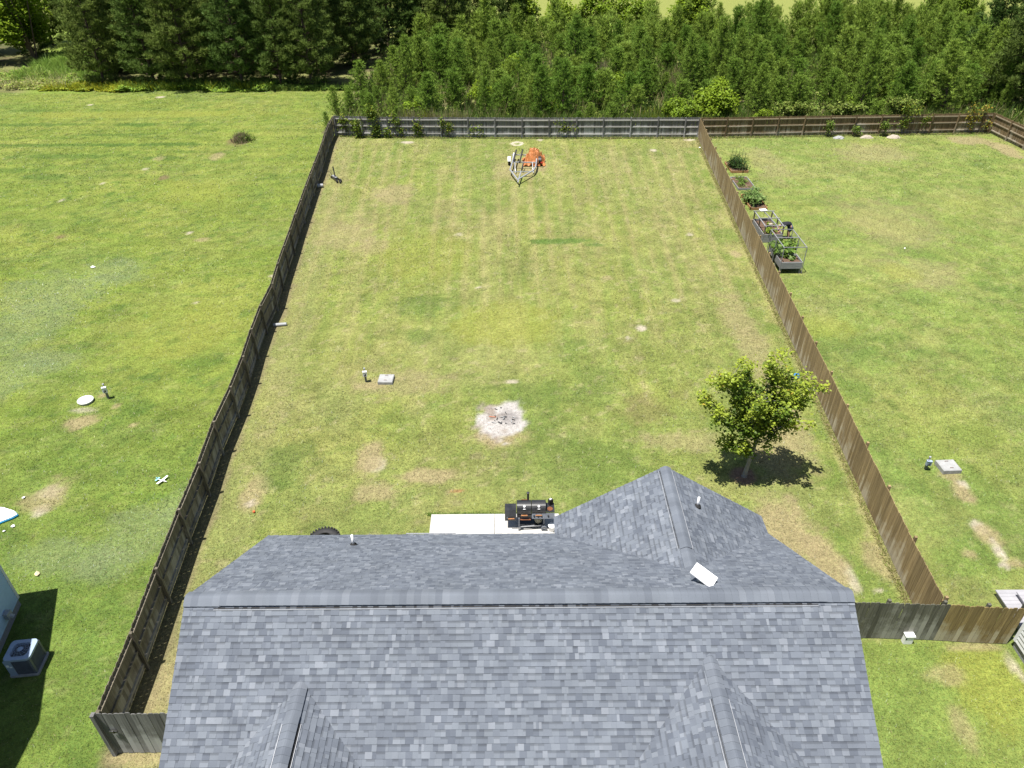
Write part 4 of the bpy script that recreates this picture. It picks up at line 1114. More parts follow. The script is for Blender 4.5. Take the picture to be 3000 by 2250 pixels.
def bush_mesh(seed, h, rad, nl, size, mat, lobes=14, base=0.0):
    """leafy crown built from many leaf clumps"""
    r = np.random.default_rng(seed)
    cs = rand_unit(r, lobes) * (0.45 + 0.5 * r.random(lobes))[:, None]
    cs[:, 2] = np.abs(cs[:, 2]) * 1.0
    ctr = np.stack([cs[:, 0] * rad, cs[:, 1] * rad, base + (0.22 + cs[:, 2] * 0.7) * (h - base)], 1)
    k = r.integers(0, lobes, nl)
    d = rand_unit(r, nl) * (r.random(nl) ** 0.4)[:, None] * rad * 0.42
    P = ctr[k] + d
    P[:, 2] = np.maximum(P[:, 2], 0.05)
    return np_mesh('crown', leaf_quads(P, size, r), 4, MAT[mat])
def stem_mesh(h, rr_, n=4, seed=0):
    r = random.Random(seed); mb = MB()
    for k in range(n):
        a = r.random() * 6.28
        mb.tube([(0.05 * math.cos(a), 0.05 * math.sin(a), -0.05), (0.2 * h * math.cos(a), 0.2 * h * math.sin(a), h * 0.75)], [rr_, rr_ * 0.4], 6)
    return mb.mesh('trunk', MAT['bark'])
def bush(name, label, cat, loc, h, rad, nl, size, mat, seed, group=None, lobes=14):
    return place_tree(name, label, cat, group, bush_mesh(seed, h, rad, nl, size, mat, lobes), stem_mesh(h, 0.035 * h ** 0.5, 4, seed), loc)
bush('broadleaf_tree', 'round yellow-green broadleaf tree behind the fence junction', 'tree', (19.4, 71.6, 0), 4.3, 1.95, 4600, 0.30, 'lime', 1, lobes=30)
bush('broadleaf_shrub', 'low lime-green shrub left of the round broadleaf tree', 'shrub', (15.9, 70.2, 0), 2.9, 1.6, 3000, 0.22, 'lime', 2, lobes=18)
bush('broadleaf_shrub', 'small lime shrub just right of the round broadleaf tree', 'shrub', (23.2, 69.2, 0), 2.0, 0.95, 1500, 0.18, 'lime', 3)
bush('broadleaf_tree', 'yellow-green broadleaf tree far back beside the field', 'tree', (23.5, 106, 0), 8.5, 3.2, 5200, 0.36, 'lime', 4, lobes=26)
bush('broadleaf_tree', 'bright lime broadleaf tree in the top left corner', 'tree', (-60.5, 101, 0), 12.0, 3.4, 5200, 0.45, 'lime', 5, lobes=26)
bush('broadleaf_tree', 'green broadleaf tree at the top right beside the field', 'tree', (60, 110, 0), 9.0, 3.2, 4200, 0.40, 'lime', 6, lobes=22)
for i, (px, py, hh) in enumerate(((2, 113, 7.2), (7, 114, 6.5), (12, 115, 7.6), (17.5, 116, 6.8))):
    bush('broadleaf_tree', ('leftmost', 'second from left', 'third from left', 'rightmost')[i] + ' yellow-green broadleaf tree in the far row at the top of the stand', 'tree', (px, py, 0), hh, 2.9, 2600, 0.42, 'lime', 20 + i, 'far row of broadleaf trees', 20)

for i, (px, py, hh, rd) in enumerate(((-9, 74, 2.2, 1.3), (-3, 79, 2.6, 1.4), (4, 73, 2.0, 1.2), (11, 80, 3.0, 1.6), (27, 76, 2.8, 1.5), (34, 74.5, 2.4, 1.3), (39, 79, 3.2, 1.7), (1, 88, 3.2, 1.7))):
    bush('broadleaf_shrub', 'bright green broadleaf shrub growing among the young pines', 'shrub', (px, py, 0), hh, rd, 1500, 0.26, 'lime', 40 + i, 'broadleaf shrubs among the young pines', 12)

# tall grass, weeds and brush: nobody could count it
def scatter(n, fx, fy, h, w, nb, spread, cols, hv=0.7, lean=0.5, jitter=0.25):
    p = np.stack([fx(rng.random(n)), fy(rng.random(n)), np.zeros(n)], 1)
    c = np.asarray(cols)[rng.integers(0, len(cols), n)] * (1 - jitter / 2 + jitter * rng.random(n))[:, None]
    return blades(p, nb, h * (0.6 + 0.7 * rng.random(n)), w, spread, c, lean, hv)
def lin(a, b): return lambda u: a + (b - a) * u
tv = []; tcx = []
def putx(t): tv.append(t[0]); tcx.append(t[1])
DRY = [(0.27, 0.235, 0.12), (0.22, 0.21, 0.085), (0.16, 0.19, 0.05), (0.30, 0.26, 0.16)]
GRN = [(0.09, 0.16, 0.03), (0.12, 0.19, 0.035), (0.07, 0.12, 0.025), (0.15, 0.20, 0.04)]
YEL = [(0.22, 0.25, 0.02), (0.26, 0.26, 0.02), (0.17, 0.23, 0.03)]
putx(scatter(420, lin(-75, -49), lambda u: 86.6 + 8 * u ** 1.5, 0.9, 0.07, 7, 0.45, [(0.42, 0.38, 0.22), (0.36, 0.35, 0.15), (0.28, 0.33, 0.09)], lean=1.2))
putx(scatter(1500, lin(-58, -48), lin(90, 106), 0.9, 0.11, 9, 0.4, [(0.17, 0.27, 0.05), (0.20, 0.29, 0.055), (0.13, 0.22, 0.04)], lean=1.5))
putx(scatter(300, lin(-51, -41), lambda u: 85.4 + 2.2 * u, 0.5, 0.16, 9, 0.3, YEL, lean=2.0))
putx(scatter(350, lin(-43, -27), lambda u: 85.2 + 1.4 * u, 0.7, 0.14, 9, 0.22, GRN[:2] + YEL[:1] + [(0.17, 0.25, 0.04)], lean=1.4))
putx(scatter(200, lin(-29, -17), lambda u: 84.6 + 1.4 * u, 0.5, 0.09, 8, 0.25, GRN, lean=0.8))
def leafy(n, fx, fy, h, size, cols, seed, edge=4.0):
    r = np.random.default_rng(seed)
    x = fx(r.random(n)); y = fy(r.random(n)) + edge * (fbm(x, x * 0 + 5, 0.16, 90) - 0.5) + 0.9 * (fbm(x, x * 0 + 8, 0.9, 95) - 0.5)
    hh = h * (0.08 + 1.7 * np.clip(fbm(x, y, 0.6, 91) - 0.28, 0, 1))
    keep = fbm(x, y, 0.45, 92) > 0.42
    x, y, hh = x[keep], y[keep], hh[keep]; n = len(x)
    P = np.stack([x, y, hh * r.random(n) ** 0.5 + 0.03], 1)
    c = np.asarray(cols)[r.integers(0, len(cols), n)] * (0.75 + 0.5 * r.random(n))[:, None]
    Q = leaf_quads(P, size, r, 0.9).reshape(-1, 4, 3)
    tri = np.concatenate([Q[:, (0, 1, 2)], Q[:, (0, 2, 3)]], 1).reshape(-1, 3)
    return tri, np.repeat(c, 6, 0)
putx(leafy(9000, lin(-52, -40), lambda u: 85.0 + 2.6 * u, 0.5, 0.24, [(0.30, 0.34, 0.03), (0.34, 0.34, 0.03), (0.24, 0.31, 0.04)], 301))
putx(leafy(9000, lin(-43, -26), lambda u: 84.6 + 2.6 * u, 0.8, 0.24, [(0.21, 0.33, 0.045), (0.26, 0.35, 0.04), (0.15, 0.25, 0.04)], 302))
putx(leafy(4500, lin(-28, -16.5), lambda u: 84.4 + 1.6 * u, 0.55, 0.20, [(0.14, 0.22, 0.035), (0.10, 0.17, 0.03)], 303))
putx(leafy(13000, lin(-60, -47), lambda u: 88 + 18 * u, 0.8, 0.32, [(0.23, 0.35, 0.06), (0.27, 0.37, 0.07), (0.18, 0.29, 0.05)], 304))
putx(leafy(14000, lin(-80, -49), lambda u: 85.4 + 7 * u, 0.8, 0.26, [(0.28, 0.32, 0.07), (0.36, 0.34, 0.15), (0.21, 0.28, 0.06)], 305))
o = add('tall_weeds', np_mesh('tall_weeds', np.concatenate(tv), 3, MAT['leaf_attr'], np.concatenate(tcx)))
tag(o, 'tall dry grass and yellow-green weeds along the left woods edge', 'weeds', kind='stuff')
tv = []; tcx = []
putx(scatter(3800, lin(-15.5, 46), lambda u: 68.6 + 3.0 * u ** 1.3, 1.0, 0.10, 8, 0.35, GRN + DRY[1:3], lean=0.7))
putx(scatter(4800, lin(-16, 55), lin(70, 108), 1.2, 0.13, 7, 0.45, GRN + [(0.05, 0.085, 0.02)] * 2 + DRY[:1], lean=0.7))
putx(scatter(500, lin(7.2, 11.8), lin(83, 92), 1.3, 0.09, 9, 0.4, DRY[:2] + [(0.30, 0.28, 0.20)], lean=0.5))
putx(scatter(350, lin(17.2, 20), lin(80, 88), 1.1, 0.09, 9, 0.4, DRY[:3], lean=0.5))
putx(scatter(500, lin(12, 17), lin(69, 72.5), 0.9, 0.10, 8, 0.35, YEL + GRN, lean=0.6))
putx(scatter(260, lin(-10, -4), lambda u: 68.3 + 1.2 * u, 1.5, 0.08, 9, 0.35, DRY + YEL[:1], lean=0.5))
putx(leafy(9000, lin(-15.5, 46), lambda u: 68.4 + 3.2 * u, 1.1, 0.24, [(0.15, 0.23, 0.04), (0.20, 0.26, 0.045), (0.10, 0.17, 0.03), (0.24, 0.27, 0.05)], 311))
putx(leafy(9000, lin(-17, 55), lambda u: 71 + 34 * u, 1.5, 0.34, [(0.13, 0.20, 0.04), (0.18, 0.25, 0.045), (0.09, 0.15, 0.03), (0.22, 0.24, 0.07)], 312))
o = add('undergrowth', np_mesh('undergrowth', np.concatenate(tv), 3, MAT['leaf_attr'], np.concatenate(tcx)))
tag(o, 'brushy undergrowth between and in front of the young pines', 'undergrowth', kind='stuff')

tv = []; tcx = []
TANF = [(0.27, 0.245, 0.11), (0.22, 0.22, 0.075), (0.30, 0.26, 0.14), (0.16, 0.20, 0.045)]
yv_ = rng.uniform(14.6, 66.3, 9000)
pv = np.stack([xr(yv_) - 0.06 - np.abs(rng.normal(size=9000)) * 0.09, yv_, np.zeros(9000)], 1)
putx(blades(pv, 2, 0.05 + 0.05 * fbm(pv[:, 0], pv[:, 1], 1.1, 93), 0.03, 0.05, np.asarray(TANF)[rng.integers(0, 4, 9000)] * 1.15, 2.6, 0.7))
xv_ = rng.uniform(-15.5, 43, 6000)
pv = np.stack([xv_, np.interp(xv_, [-15.85, -11, 1, 16.8, 24.7, 43.3], [67.8, 67.3, 66.8, 66.5, 66.7, 67.3]) - 0.03 - np.abs(rng.normal(size=6000)) * 0.12, np.zeros(6000)], 1)
putx(blades(pv, 2, 0.07 + 0.10 * fbm(pv[:, 0], pv[:, 1], 0.8, 94), 0.045, 0.06, np.asarray(TANF + GRN[:2])[rng.integers(0, 6, 6000)] * 1.15, 1.8, 0.7))
yv_ = rng.uniform(11, 67.5, 5000)
pv = np.stack([xl(yv_) - 0.16 - np.abs(rng.normal(size=5000)) * 0.07, yv_, np.zeros(5000)], 1)
putx(blades(pv, 2, 0.12 + 0.1 * rng.random(5000), 0.024, 0.05, np.asarray(GRN)[rng.integers(0, 4, 5000)], 0.9, 0.7))
xv_ = rng.uniform(-3.2, 1.6, 700)
pv = np.stack([xv_, 19.72 + np.abs(rng.normal(size=700)) * 0.05, np.zeros(700)], 1)
putx(blades(pv, 3, 0.07, 0.02, 0.05, np.asarray(GRN)[rng.integers(0, 4, 700)] * 1.3, 2.4, 0.7))
o = add('fringe_grass', np_mesh('fringe_grass', np.concatenate(tv), 3, MAT['leaf_attr'], np.concatenate(tcx)))
tag(o, 'untrimmed longer grass along the fence feet and patio edge', 'grass', kind='stuff')

def leaf_thing(name, label, cat, pts, size, cols, seed, stem=None, loc=None, group=None, flat=0.5, part='leaves'):
    r = np.random.default_rng(seed)
    P = np.asarray(pts, float)
    loc = loc or (float(P[:, 0].mean()), float(P[:, 1].mean()), 0)
    t = empty(name, loc, label, cat, group)
    c = np.asarray(cols)[r.integers(0, len(cols), len(P))] * (0.8 + 0.4 * r.random(len(P)))[:, None]
    me = np_mesh(part, leaf_quads(P - np.array(loc), size, r, flat), 4, MAT['leaf_attr'], np.repeat(c, 4, 0))
    add(part, me, t)
    if stem: stem.build('stem', MAT['bark'], t)
    return t
# vines on the grey back fence
VC = [(0.11, 0.18, 0.025), (0.15, 0.21, 0.03), (0.08, 0.13, 0.02), (0.20, 0.22, 0.03)]
def vine(label, x0, x1, z0, z1, y, n, seed, cols=VC, bulge=0.25, over=0.35):
    r = np.random.default_rng(seed)
    k = max(3, int((x1 - x0) * 3.2))
    cx = r.uniform(x0, x1, k); cz = r.uniform(z0 + 0.2, z1, k)
    j = r.integers(0, k, n)
    P = np.stack([cx[j] + r.normal(size=n) * 0.20, y - r.random(n) * bulge, np.maximum(0.05, cz[j] + r.normal(size=n) * 0.28)], 1)
    P[:, 1] += np.where(P[:, 2] > 1.75, 0.25 * r.random(n), 0)
    sm = MB()
    for q in range(3):
        xa = x0 + (x1 - x0) * (q + 0.5) / 3
        sm.tube([(xa, y - 0.05, 0), (xa + 0.1, y - 0.08, 0.7), (xa - 0.15, y - 0.06, 1.4), (xa + 0.1, y - 0.04, min(z1, 1.8))], [0.018, 0.014, 0.012, 0.006], 5)
    leaf_thing('climbing_vine', label, 'vine', P, 0.17, cols, seed, sm)
vine('vine in the left corner of the grey back fence', -15.5, -13.9, 0.3, 1.7, 67.75, 420, 51)
vine('largest leafy vine mounded over the left end of the grey back fence', -13.7, -11.0, 0.1, 2.2, 67.45, 1500, 52, bulge=0.5)
vine('thin vine by the third post of the grey back fence', -10.4, -9.6, 0.1, 1.9, 67.3, 260, 53)
vine('vine round a post of the grey back fence left of the pale soil spot', -8.5, -7.7, 0.1, 1.5, 67.25, 260, 54)
vine('narrow vine climbing the fourth post of the grey back fence', -6.3, -5.4, 0.2, 1.7, 67.15, 240, 55)
vine('sparse vine low on the grey back fence, left of the trailer', -3.5, -2.6, 0.1, 0.9, 67.05, 130, 56)
vine('sparse vine on the middle of the grey back fence, right of the trailer', 3.8, 6.2, 0.4, 1.4, 66.8, 170, 57)
vine('green vine hanging over the brown back fence near the far right corner', 34.6, 37.6, 0.2, 2.3, 67.15, 520, 58)
vine('yellowing vine at the far right fence corner', 41.0, 43.2, 0.4, 2.2, 67.3, 420, 59, cols=[(0.26, 0.22, 0.03), (0.16, 0.19, 0.03), (0.10, 0.15, 0.03), (0.30, 0.20, 0.03)])
# feathery pale shrubs leaning over the brown fence
def plume(label, x, y, w, h, n, seed):
    r = np.random.default_rng(seed)
    pts = []; sm = MB()
    for k in range(26):
        a = r.uniform(-1, 1); L = r.uniform(0.5, 1.0)
        b = np.array((x + a * w * 0.3, y, 0.4 + h * 0.3)); e = np.array((x + a * w * (0.5 + 0.6 * L), y + r.uniform(-0.9, 0.6), h * (0.75 + 0.35 * L) - 0.25 * abs(a)))
        sm.tube([tuple(b), tuple((b + e) / 2 + np.array((0, 0, 0.25))), tuple(e)], [0.02, 0.014, 0.006], 5)
        s = r.random(n // 26)[:, None]
        q = b + (e - b) * s + np.array((0, 0, 0.25)) * (4 * s * (1 - s)) + r.normal(size=(n // 26, 3)) * 0.11
        pts.append(q)
    leaf_thing('feathery_shrub', label, 'shrub', np.concatenate(pts), 0.20, [(0.17, 0.22, 0.045), (0.21, 0.25, 0.06), (0.13, 0.19, 0.035)], seed, sm, (x, y, 0))
plume('left pale feathery shrub arching over the brown back fence', 25.6, 68.3, 2.3, 2.4, 2000, 61)
plume('right pale feathery shrub arching over the brown back fence', 30.0, 68.4, 2.1, 2.3, 1800, 62)
plume('small pale feathery shrub behind the brown fence near its right end', 35.6, 69.2, 1.5, 2.6, 1200, 63)
# three small shrubs and pale mounds in front of the brown back fence
for i, (px, lab) in enumerate(((28.45, 'left'), (31.0, 'middle'), (33.4, 'right'))):
    hh = (1.25, 0.8, 1.25)[i]
    r = np.random.default_rng(70 + i)
    P = np.stack([px + r.normal(size=240) * 0.22, 66.65 + r.normal(size=240) * 0.16, hh * 0.72 + r.normal(size=240) * 0.2 * hh], 1)
    sm = MB().tube([(px, 66.65, 0), (px + 0.05, 66.65, hh * 0.7)], [0.03, 0.015], 6)
    leaf_thing('planted_shrub', lab + ' of three small shrubs planted before the brown back fence', 'shrub', P, 0.16, GRN + [(0.16, 0.21, 0.03)], 70 + i, sm, (px, 66.65, 0))
def mound(name, label, cat, c, sx, sy, h, mat, seed, n=14, bump=0.3):
    r = random.Random(seed); mb = MB(); V = []; F = []
    rings = 5
    for i in range(rings):
        t = i / (rings - 1)
        for k in range(n):
            a = 2 * math.pi * k / n
            q = (1 - t * 0.96) * (1 + r.uniform(-bump, bump) * 0.5)
            V.append((c[0] + sx * q * math.cos(a), c[1] + sy * q * math.sin(a), h * (math.sin(t * 1.57)) * (1 + r.uniform(-bump, bump) * 0.4) - 0.01 * (i == 0)))
    for i in range(rings - 1):
        for k in range(n):
            a = i * n + k; b = i * n + (k + 1) % n
            F.append((a, b, b + n, a + n))
    F.append(tuple(range((rings - 1) * n, rings * n)))
    mb.poly(V, F)
    return mb.single(name, mat, label, cat)
mound('stone_mound', 'grey-white mound right of the left planted shrub at the brown back fence', 'mound', (29.3, 66.1), 0.55, 0.3, 0.22, MAT['concrete_grey'], 1)
mound('stone_mound', 'tan mound right of the middle planted shrub at the brown back fence', 'mound', (31.8, 66.2), 0.6, 0.3, 0.25, MAT['stone'], 2)
mound('stone_mound', 'tan mound right of the right planted shrub at the brown back fence', 'mound', (34.2, 66.2), 0.6, 0.35, 0.26, MAT['stone'], 3)

# weed clump with dead stalks on the far left lawn
r = np.random.default_rng(81)
t = empty('weed_clump', (-24.1, 66.6, 0), 'clump of brown dead stalks and green weeds on the far left lawn', 'weed clump')
p = np.stack([r.normal(size=150) * 0.30, r.normal(size=150) * 0.4, np.zeros(150)], 1)
q1 = blades(p, 7, 0.55 * np.exp(-(p[:, 0] ** 2 + p[:, 1] ** 2)) + 0.12, 0.06, 0.15, np.asarray([(0.24, 0.19, 0.12), (0.30, 0.24, 0.16), (0.16, 0.18, 0.07)])[r.integers(0, 3, 150)], 0.9, 0.6, r)
add('dead_stalks', np_mesh('dead_stalks', q1[0], 3, MAT['leaf_attr'], q1[1]), t)
P = np.stack([0.45 + r.normal(size=420) * 0.35, r.normal(size=420) * 0.35, np.abs(r.normal(size=420)) * 0.35 + 0.05], 1)
cc_ = np.asarray(GRN)[r.integers(0, 4, 420)] * 0.9
tag(add('green_weeds', np_mesh('green_weeds', leaf_quads(P, 0.14, r), 4, MAT['leaf_attr'], np.repeat(cc_, 4, 0)), t), kind='stuff')

# ------------------------------------------------------------------ the yard tree
def yard_tree():
    r = np.random.default_rng(92)
    B = np.array((9.2, 21.78, 0.0))
    t = empty('maple_tree', tuple(B), 'young pale-trunked maple with yellow-green crown in the right of the yard', 'tree')
    tr = MB()
    tr.tube([B + (0, 0, -.05), B + (0.0, 0, .06), B + (0.05, 0, .7), B + (0.13, 0, 1.5), B + (0.2, 0.02, 2.3), B + (0.22, 0.04, 3.2), B + (0.25, 0.1, 4.2)], [0.13, 0.095, 0.075, 0.065, 0.052, 0.038, 0.018], 10)
    limbs = [  # start height on the trunk, end point offset, leaf spread
        (1.45, (-1.25, -0.35, 2.15), .30), (1.5, (-0.75, -0.7, 2.05), .24), (1.7, (0.95, -0.45, 2.55), .30), (1.75, (0.7, 0.7, 2.6), .30), (1.8, (-0.8, 0.8, 2.8), .30),
        (2.0, (-2.45, -0.1, 3.95), .30), (2.0, (-1.9, -0.7, 3.55), .34), (2.1, (2.0, 0.15, 3.95), .36), (2.1, (1.45, -0.85, 3.45), .36), (2.3, (1.6, 0.9, 4.1), .36), (2.3, (-1.6, 0.9, 4.4), .36),
        (2.4, (-1.45, -0.1, 5.15), .30), (2.5, (-2.0, 0.3, 4.75), .28), (2.5, (1.1, 0.0, 5.0), .34), (2.6, (2.15, -0.2, 4.55), .28), (2.7, (0.25, 0.2, 5.6), .34), (2.7, (-0.15, -0.7, 4.5), .38), (2.8, (0.65, 0.6, 5.3), .34),
        (2.6, (-0.45, 0.8, 4.8), .34), (2.3, (-0.6, -0.85, 3.4), .34), (2.4, (0.55, -0.85, 3.9), .36), (1.9, (0.05, -0.6, 2.9), .32), (2.0, (-0.85, -0.2, 3.3), .36), (2.1, (0.6, 0.0, 3.2), .36), (2.6, (1.6, -0.5, 4.3), .32)]
    Pt = []; tipness = []
    for z0, e, sp in limbs:
        a = B + np.array((0.05 + 0.05 * z0, 0, z0)); e = B + np.array(e) * np.array((0.86, 0.86, 1.0)) - np.array((0.10, 0, 0))
        mid = (a + e) / 2 + np.array((0, 0, -0.12)) + r.normal(size=3) * 0.06
        tr.tube([a, mid, e], [0.032, 0.02, 0.006], 6)
        L = np.linalg.norm(e - a)
        ntw = int(5 + L * 2.6)
        for k in range(ntw):
            s = 0.38 + 0.62 * (k + r.random()) / ntw
            c = a * (1 - s) ** 2 + 2 * mid * s * (1 - s) + e * s * s
            tw = c + r.normal(size=3) * sp * np.array((0.75, 0.75, 0.5)) * (0.55 + 0.4 * s)
            tr.tube([c, tw], [0.008, 0.003], 4, False)
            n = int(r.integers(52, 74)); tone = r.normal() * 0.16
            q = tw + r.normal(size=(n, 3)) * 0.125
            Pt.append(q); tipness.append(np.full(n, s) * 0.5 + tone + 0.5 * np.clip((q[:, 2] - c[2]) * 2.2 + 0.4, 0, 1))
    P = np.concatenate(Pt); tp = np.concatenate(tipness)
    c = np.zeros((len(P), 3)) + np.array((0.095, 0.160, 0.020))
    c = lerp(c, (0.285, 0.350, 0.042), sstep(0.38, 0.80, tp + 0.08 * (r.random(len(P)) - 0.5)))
    c = lerp(c, (0.36, 0.20, 0.045), (r.random(len(P)) < 0.05 * (tp > 0.80)) * 0.6)
    tr.build('trunk', MAT['bark_pale'], t, True)
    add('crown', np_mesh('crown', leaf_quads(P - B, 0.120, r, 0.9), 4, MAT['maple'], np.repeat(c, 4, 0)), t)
yard_tree()

# ------------------------------------------------------------------ grill on the patio
gr = empty('smoker_grill', (0.65, 19.2, 0.09), 'black combination smoker and gas grill on the patio', 'grill')
Z = 0.09
bar_c = Vector((0.66, 19.22, Z + 0.80))
lid = MB().lathe((0.14, 19.22, Z + 0.80), [(0.0, 0.0), (0.25, 0.0), (0.27, 0.012), (0.27, 0.515), (0.255, 0.52), (0.0, 0.52)], 26, 'X').build('smoker_lid', MAT['black_steel'], gr, False)
lid2 = MB().lathe((0.672, 19.22, Z + 0.80), [(0.0, 0.0), (0.255, 0.0), (0.27, 0.01), (0.27, 0.505), (0.25, 0.52), (0.0, 0.52)], 26, 'X').build('gas_lid', MAT['black_steel'], gr, False)
for nm, xc in (('smoker', 0.41), ('gas', 0.93)):
    th = 0.9
    nv = Vector((0, -math.cos(th), math.sin(th)))
    p0 = bar_c + nv * 0.27; p0.x = xc
    g_ = MB().tube([p0, p0 + nv * 0.035], [0.042, 0.042], 14).build('thermometer', MAT['white_paint'], gr)
    nv2 = Vector((0, -math.cos(0.5), math.sin(0.5))); p1 = bar_c + nv2 * 0.272; p1.x = xc
    MB().box(p1, (0.085, 0.012, 0.075), rot=Matrix.Rotation(-(math.pi / 2 - 0.5) + math.pi / 2, 3, 'X')).build('name_plate', MAT['galv'], gr)
    nv3 = Vector((0, -math.cos(-0.25), math.sin(-0.25))); p2 = bar_c + nv3 * 0.34; p2.x = xc
    hd = MB().bar(p2 - Vector((0.115, 0, 0)), p2 + Vector((0.115, 0, 0)), 0.03, 0.03).build('handle', MAT['copper_wood'], gr)
    MB().bar(p2 - Vector((0.09, 0, 0)), p2 - Vector((0.09, 0, 0)) - nv3 * 0.08, 0.02, 0.02).bar(p2 + Vector((0.09, 0, 0)), p2 + Vector((0.09, 0, 0)) - nv3 * 0.08, 0.02, 0.02).build('bracket', MAT['black_steel'], gr)
MB().box((0.42, 19.40, Z + 1.012), (0.22, 0.16, 0.012), rot=Matrix.Rotation(-0.7, 3, 'X')).build('rust_patch', MAT['rust'], gr)
MB().tube([(0.55, 19.40, Z + 0.98), (0.55, 19.41, Z + 1.30)], 0.04, 12).lathe((0.55, 19.41, Z + 1.33), [(0.055, 0), (0.055, 0.015), (0.01, 0.03)], 12).build('chimney', MAT['black_steel'], gr)
fb = MB().poly([(-0.29, 18.93, Z + 0.42), (0.12, 18.93, Z + 0.42), (0.12, 18.93, Z + 0.62), (-0.29, 18.93, Z + 0.62), (-0.29, 19.08, Z + 0.80), (0.12, 19.08, Z + 0.80), (0.12, 19.42, Z + 0.80), (-0.29, 19.42, Z + 0.80), (-0.29, 19.42, Z + 0.42), (0.12, 19.42, Z + 0.42)],
               [(0, 1, 2, 3), (3, 2, 5, 4), (4, 5, 6, 7), (7, 6, 9, 8), (8, 9, 1, 0), (0, 3, 4, 7, 8), (1, 9, 6, 5, 2)]).build('firebox', MAT['black_steel'], gr)
MB().bar((-0.17, 18.88, Z + 0.56), (0.05, 18.88, Z + 0.57), 0.03, 0.03).build('firebox_handle', MAT['copper_wood'], gr)
MB().box((-0.20, 18.922, Z + 0.57), (0.06, 0.012, 0.08)).build('air_vent', MAT['steel_grey'], gr)
MB().box((0.41, 19.0, Z + 0.60), (0.54, 0.10, 0.12)).build('lower_shell', MAT['black_steel'], gr)
MB().box((0.42, 18.90, Z + 0.50), (0.44, 0.05, 0.02)).build('ash_tray', MAT['rust'], gr)
pn = MB().poly([(0.68, 18.84, Z + 0.60), (1.50, 18.84, Z + 0.60), (1.50, 18.97, Z + 0.76), (0.68, 18.97, Z + 0.76), (0.68, 19.05, Z + 0.60), (1.50, 19.05, Z + 0.60)], [(0, 1, 2, 3), (0, 3, 4), (1, 5, 2), (3, 2, 5, 4), (4, 5, 1, 0)]).build('control_panel', MAT['steel_grey'], gr)
for xk in (0.76, 0.90, 1.03, 1.27):
    c = Vector((xk, 18.905, Z + 0.68)); nv = Vector((0, -0.78, 0.63))
    MB().tube([c, c + nv * 0.05], [0.034, 0.028], 10).build('knob', MAT['black_steel'], gr)
MB().box((1.35, 19.21, Z + 0.79), (0.30, 0.46, 0.04)).build('side_shelf', MAT['black_steel'], gr)
MB().lathe((1.34, 19.12, Z + 0.815), [(0.10, 0), (0.10, 0.012), (0.07, 0.012), (0.065, 0.002)], 16).build('side_burner', MAT['rust'], gr)
bx_ = MB().box((1.37, 19.36, Z + 0.94), (0.15, 0.12, 0.24), rz=0.5).build('black_box', MAT['black'], gr)
MB().box((1.37, 19.36, Z + 1.064), (0.09, 0.03, 0.006), rz=0.5).box((1.352, 19.395, Z + 1.064), (0.06, 0.02, 0.006), rz=0.5).build('white_mark', MAT['white_paint'], bx_)
for (xk, yk) in ((0.22, 18.86), (0.22, 19.45), (1.12, 18.93), (1.12, 19.45)):
    MB().bar((xk, yk, Z), (xk, yk, Z + 0.62), 0.05, 0.05).build('leg', MAT['steel_grey'], gr)
MB().bar((0.22, 18.86, Z + 0.18), (1.12, 18.93, Z + 0.18), 0.03, 0.03).bar((0.22, 19.45, Z + 0.18), (1.12, 19.45, Z + 0.18), 0.03, 0.03).build('lower_rail', MAT['galv'], gr)
MB().box((0.67, 19.17, Z + 0.16), (0.9, 0.5, 0.015)).build('lower_shelf', MAT['black_steel'], gr)
MB().lathe((0.92, 19.12, Z + 0.17), [(0.10, 0.0), (0.135, 0.05), (0.145, 0.14), (0.135, 0.24), (0.08, 0.29), (0.06, 0.33)], 18).build('gas_bottle', MAT['cream'], gr, True)
wh = MB().lathe((1.13, 18.84, Z + 0.11), [(0.06, -0.025), (0.11, -0.025), (0.11, 0.025), (0.06, 0.025), (0.06, -0.025)], 18, 'Y', False).build('wheel', MAT['steel_grey'], gr)
MB().bar((1.03, 18.84, Z + 0.11), (1.23, 18.84, Z + 0.11), 0.02, 0.03).build('spoke', MAT['galv'], wh)
t = empty('white_bucket', (1.42, 18.86, Z), 'white lidded bucket beside the grill wheel', 'bucket')
MB().lathe((1.42, 18.86, Z), [(0.11, 0), (0.135, 0.20), (0.14, 0.20), (0.14, 0.22)], 18).build('pail', MAT['white_paint'], t, True)
MB().lathe((1.42, 18.86, Z + 0.222), [(0.15, 0), (0.15, 0.03), (0.12, 0.05), (0.02, 0.055)], 18).build('lid', MAT['white_paint'], t, True)

# big mud tyre lying behind the house
ty = empty('mud_tyre', (-6.75, 18.35, 0), 'large black mud tyre lying on the grass behind the house', 'tyre')
MB().lathe((-6.75, 18.35, 0.02), [(0.27, 0.02), (0.40, 0.0), (0.50, 0.03), (0.54, 0.08), (0.54, 0.22), (0.50, 0.27), (0.40, 0.30), (0.29, 0.27), (0.27, 0.24), (0.36, 0.15), (0.27, 0.02)], 36, 'Z', False).build('casing', MAT['black'], ty, True)
for k in range(30):
    a = 2 * math.pi * k / 30
    for zz, off in ((0.235, 0), (0.065, 0.1)):
        MB().box((-6.75 + 0.545 * math.cos(a + off), 18.35 + 0.545 * math.sin(a + off), 0.02 + zz), (0.06, 0.06, 0.09), rz=a + off).build('tread_lug', MAT['black'], ty)

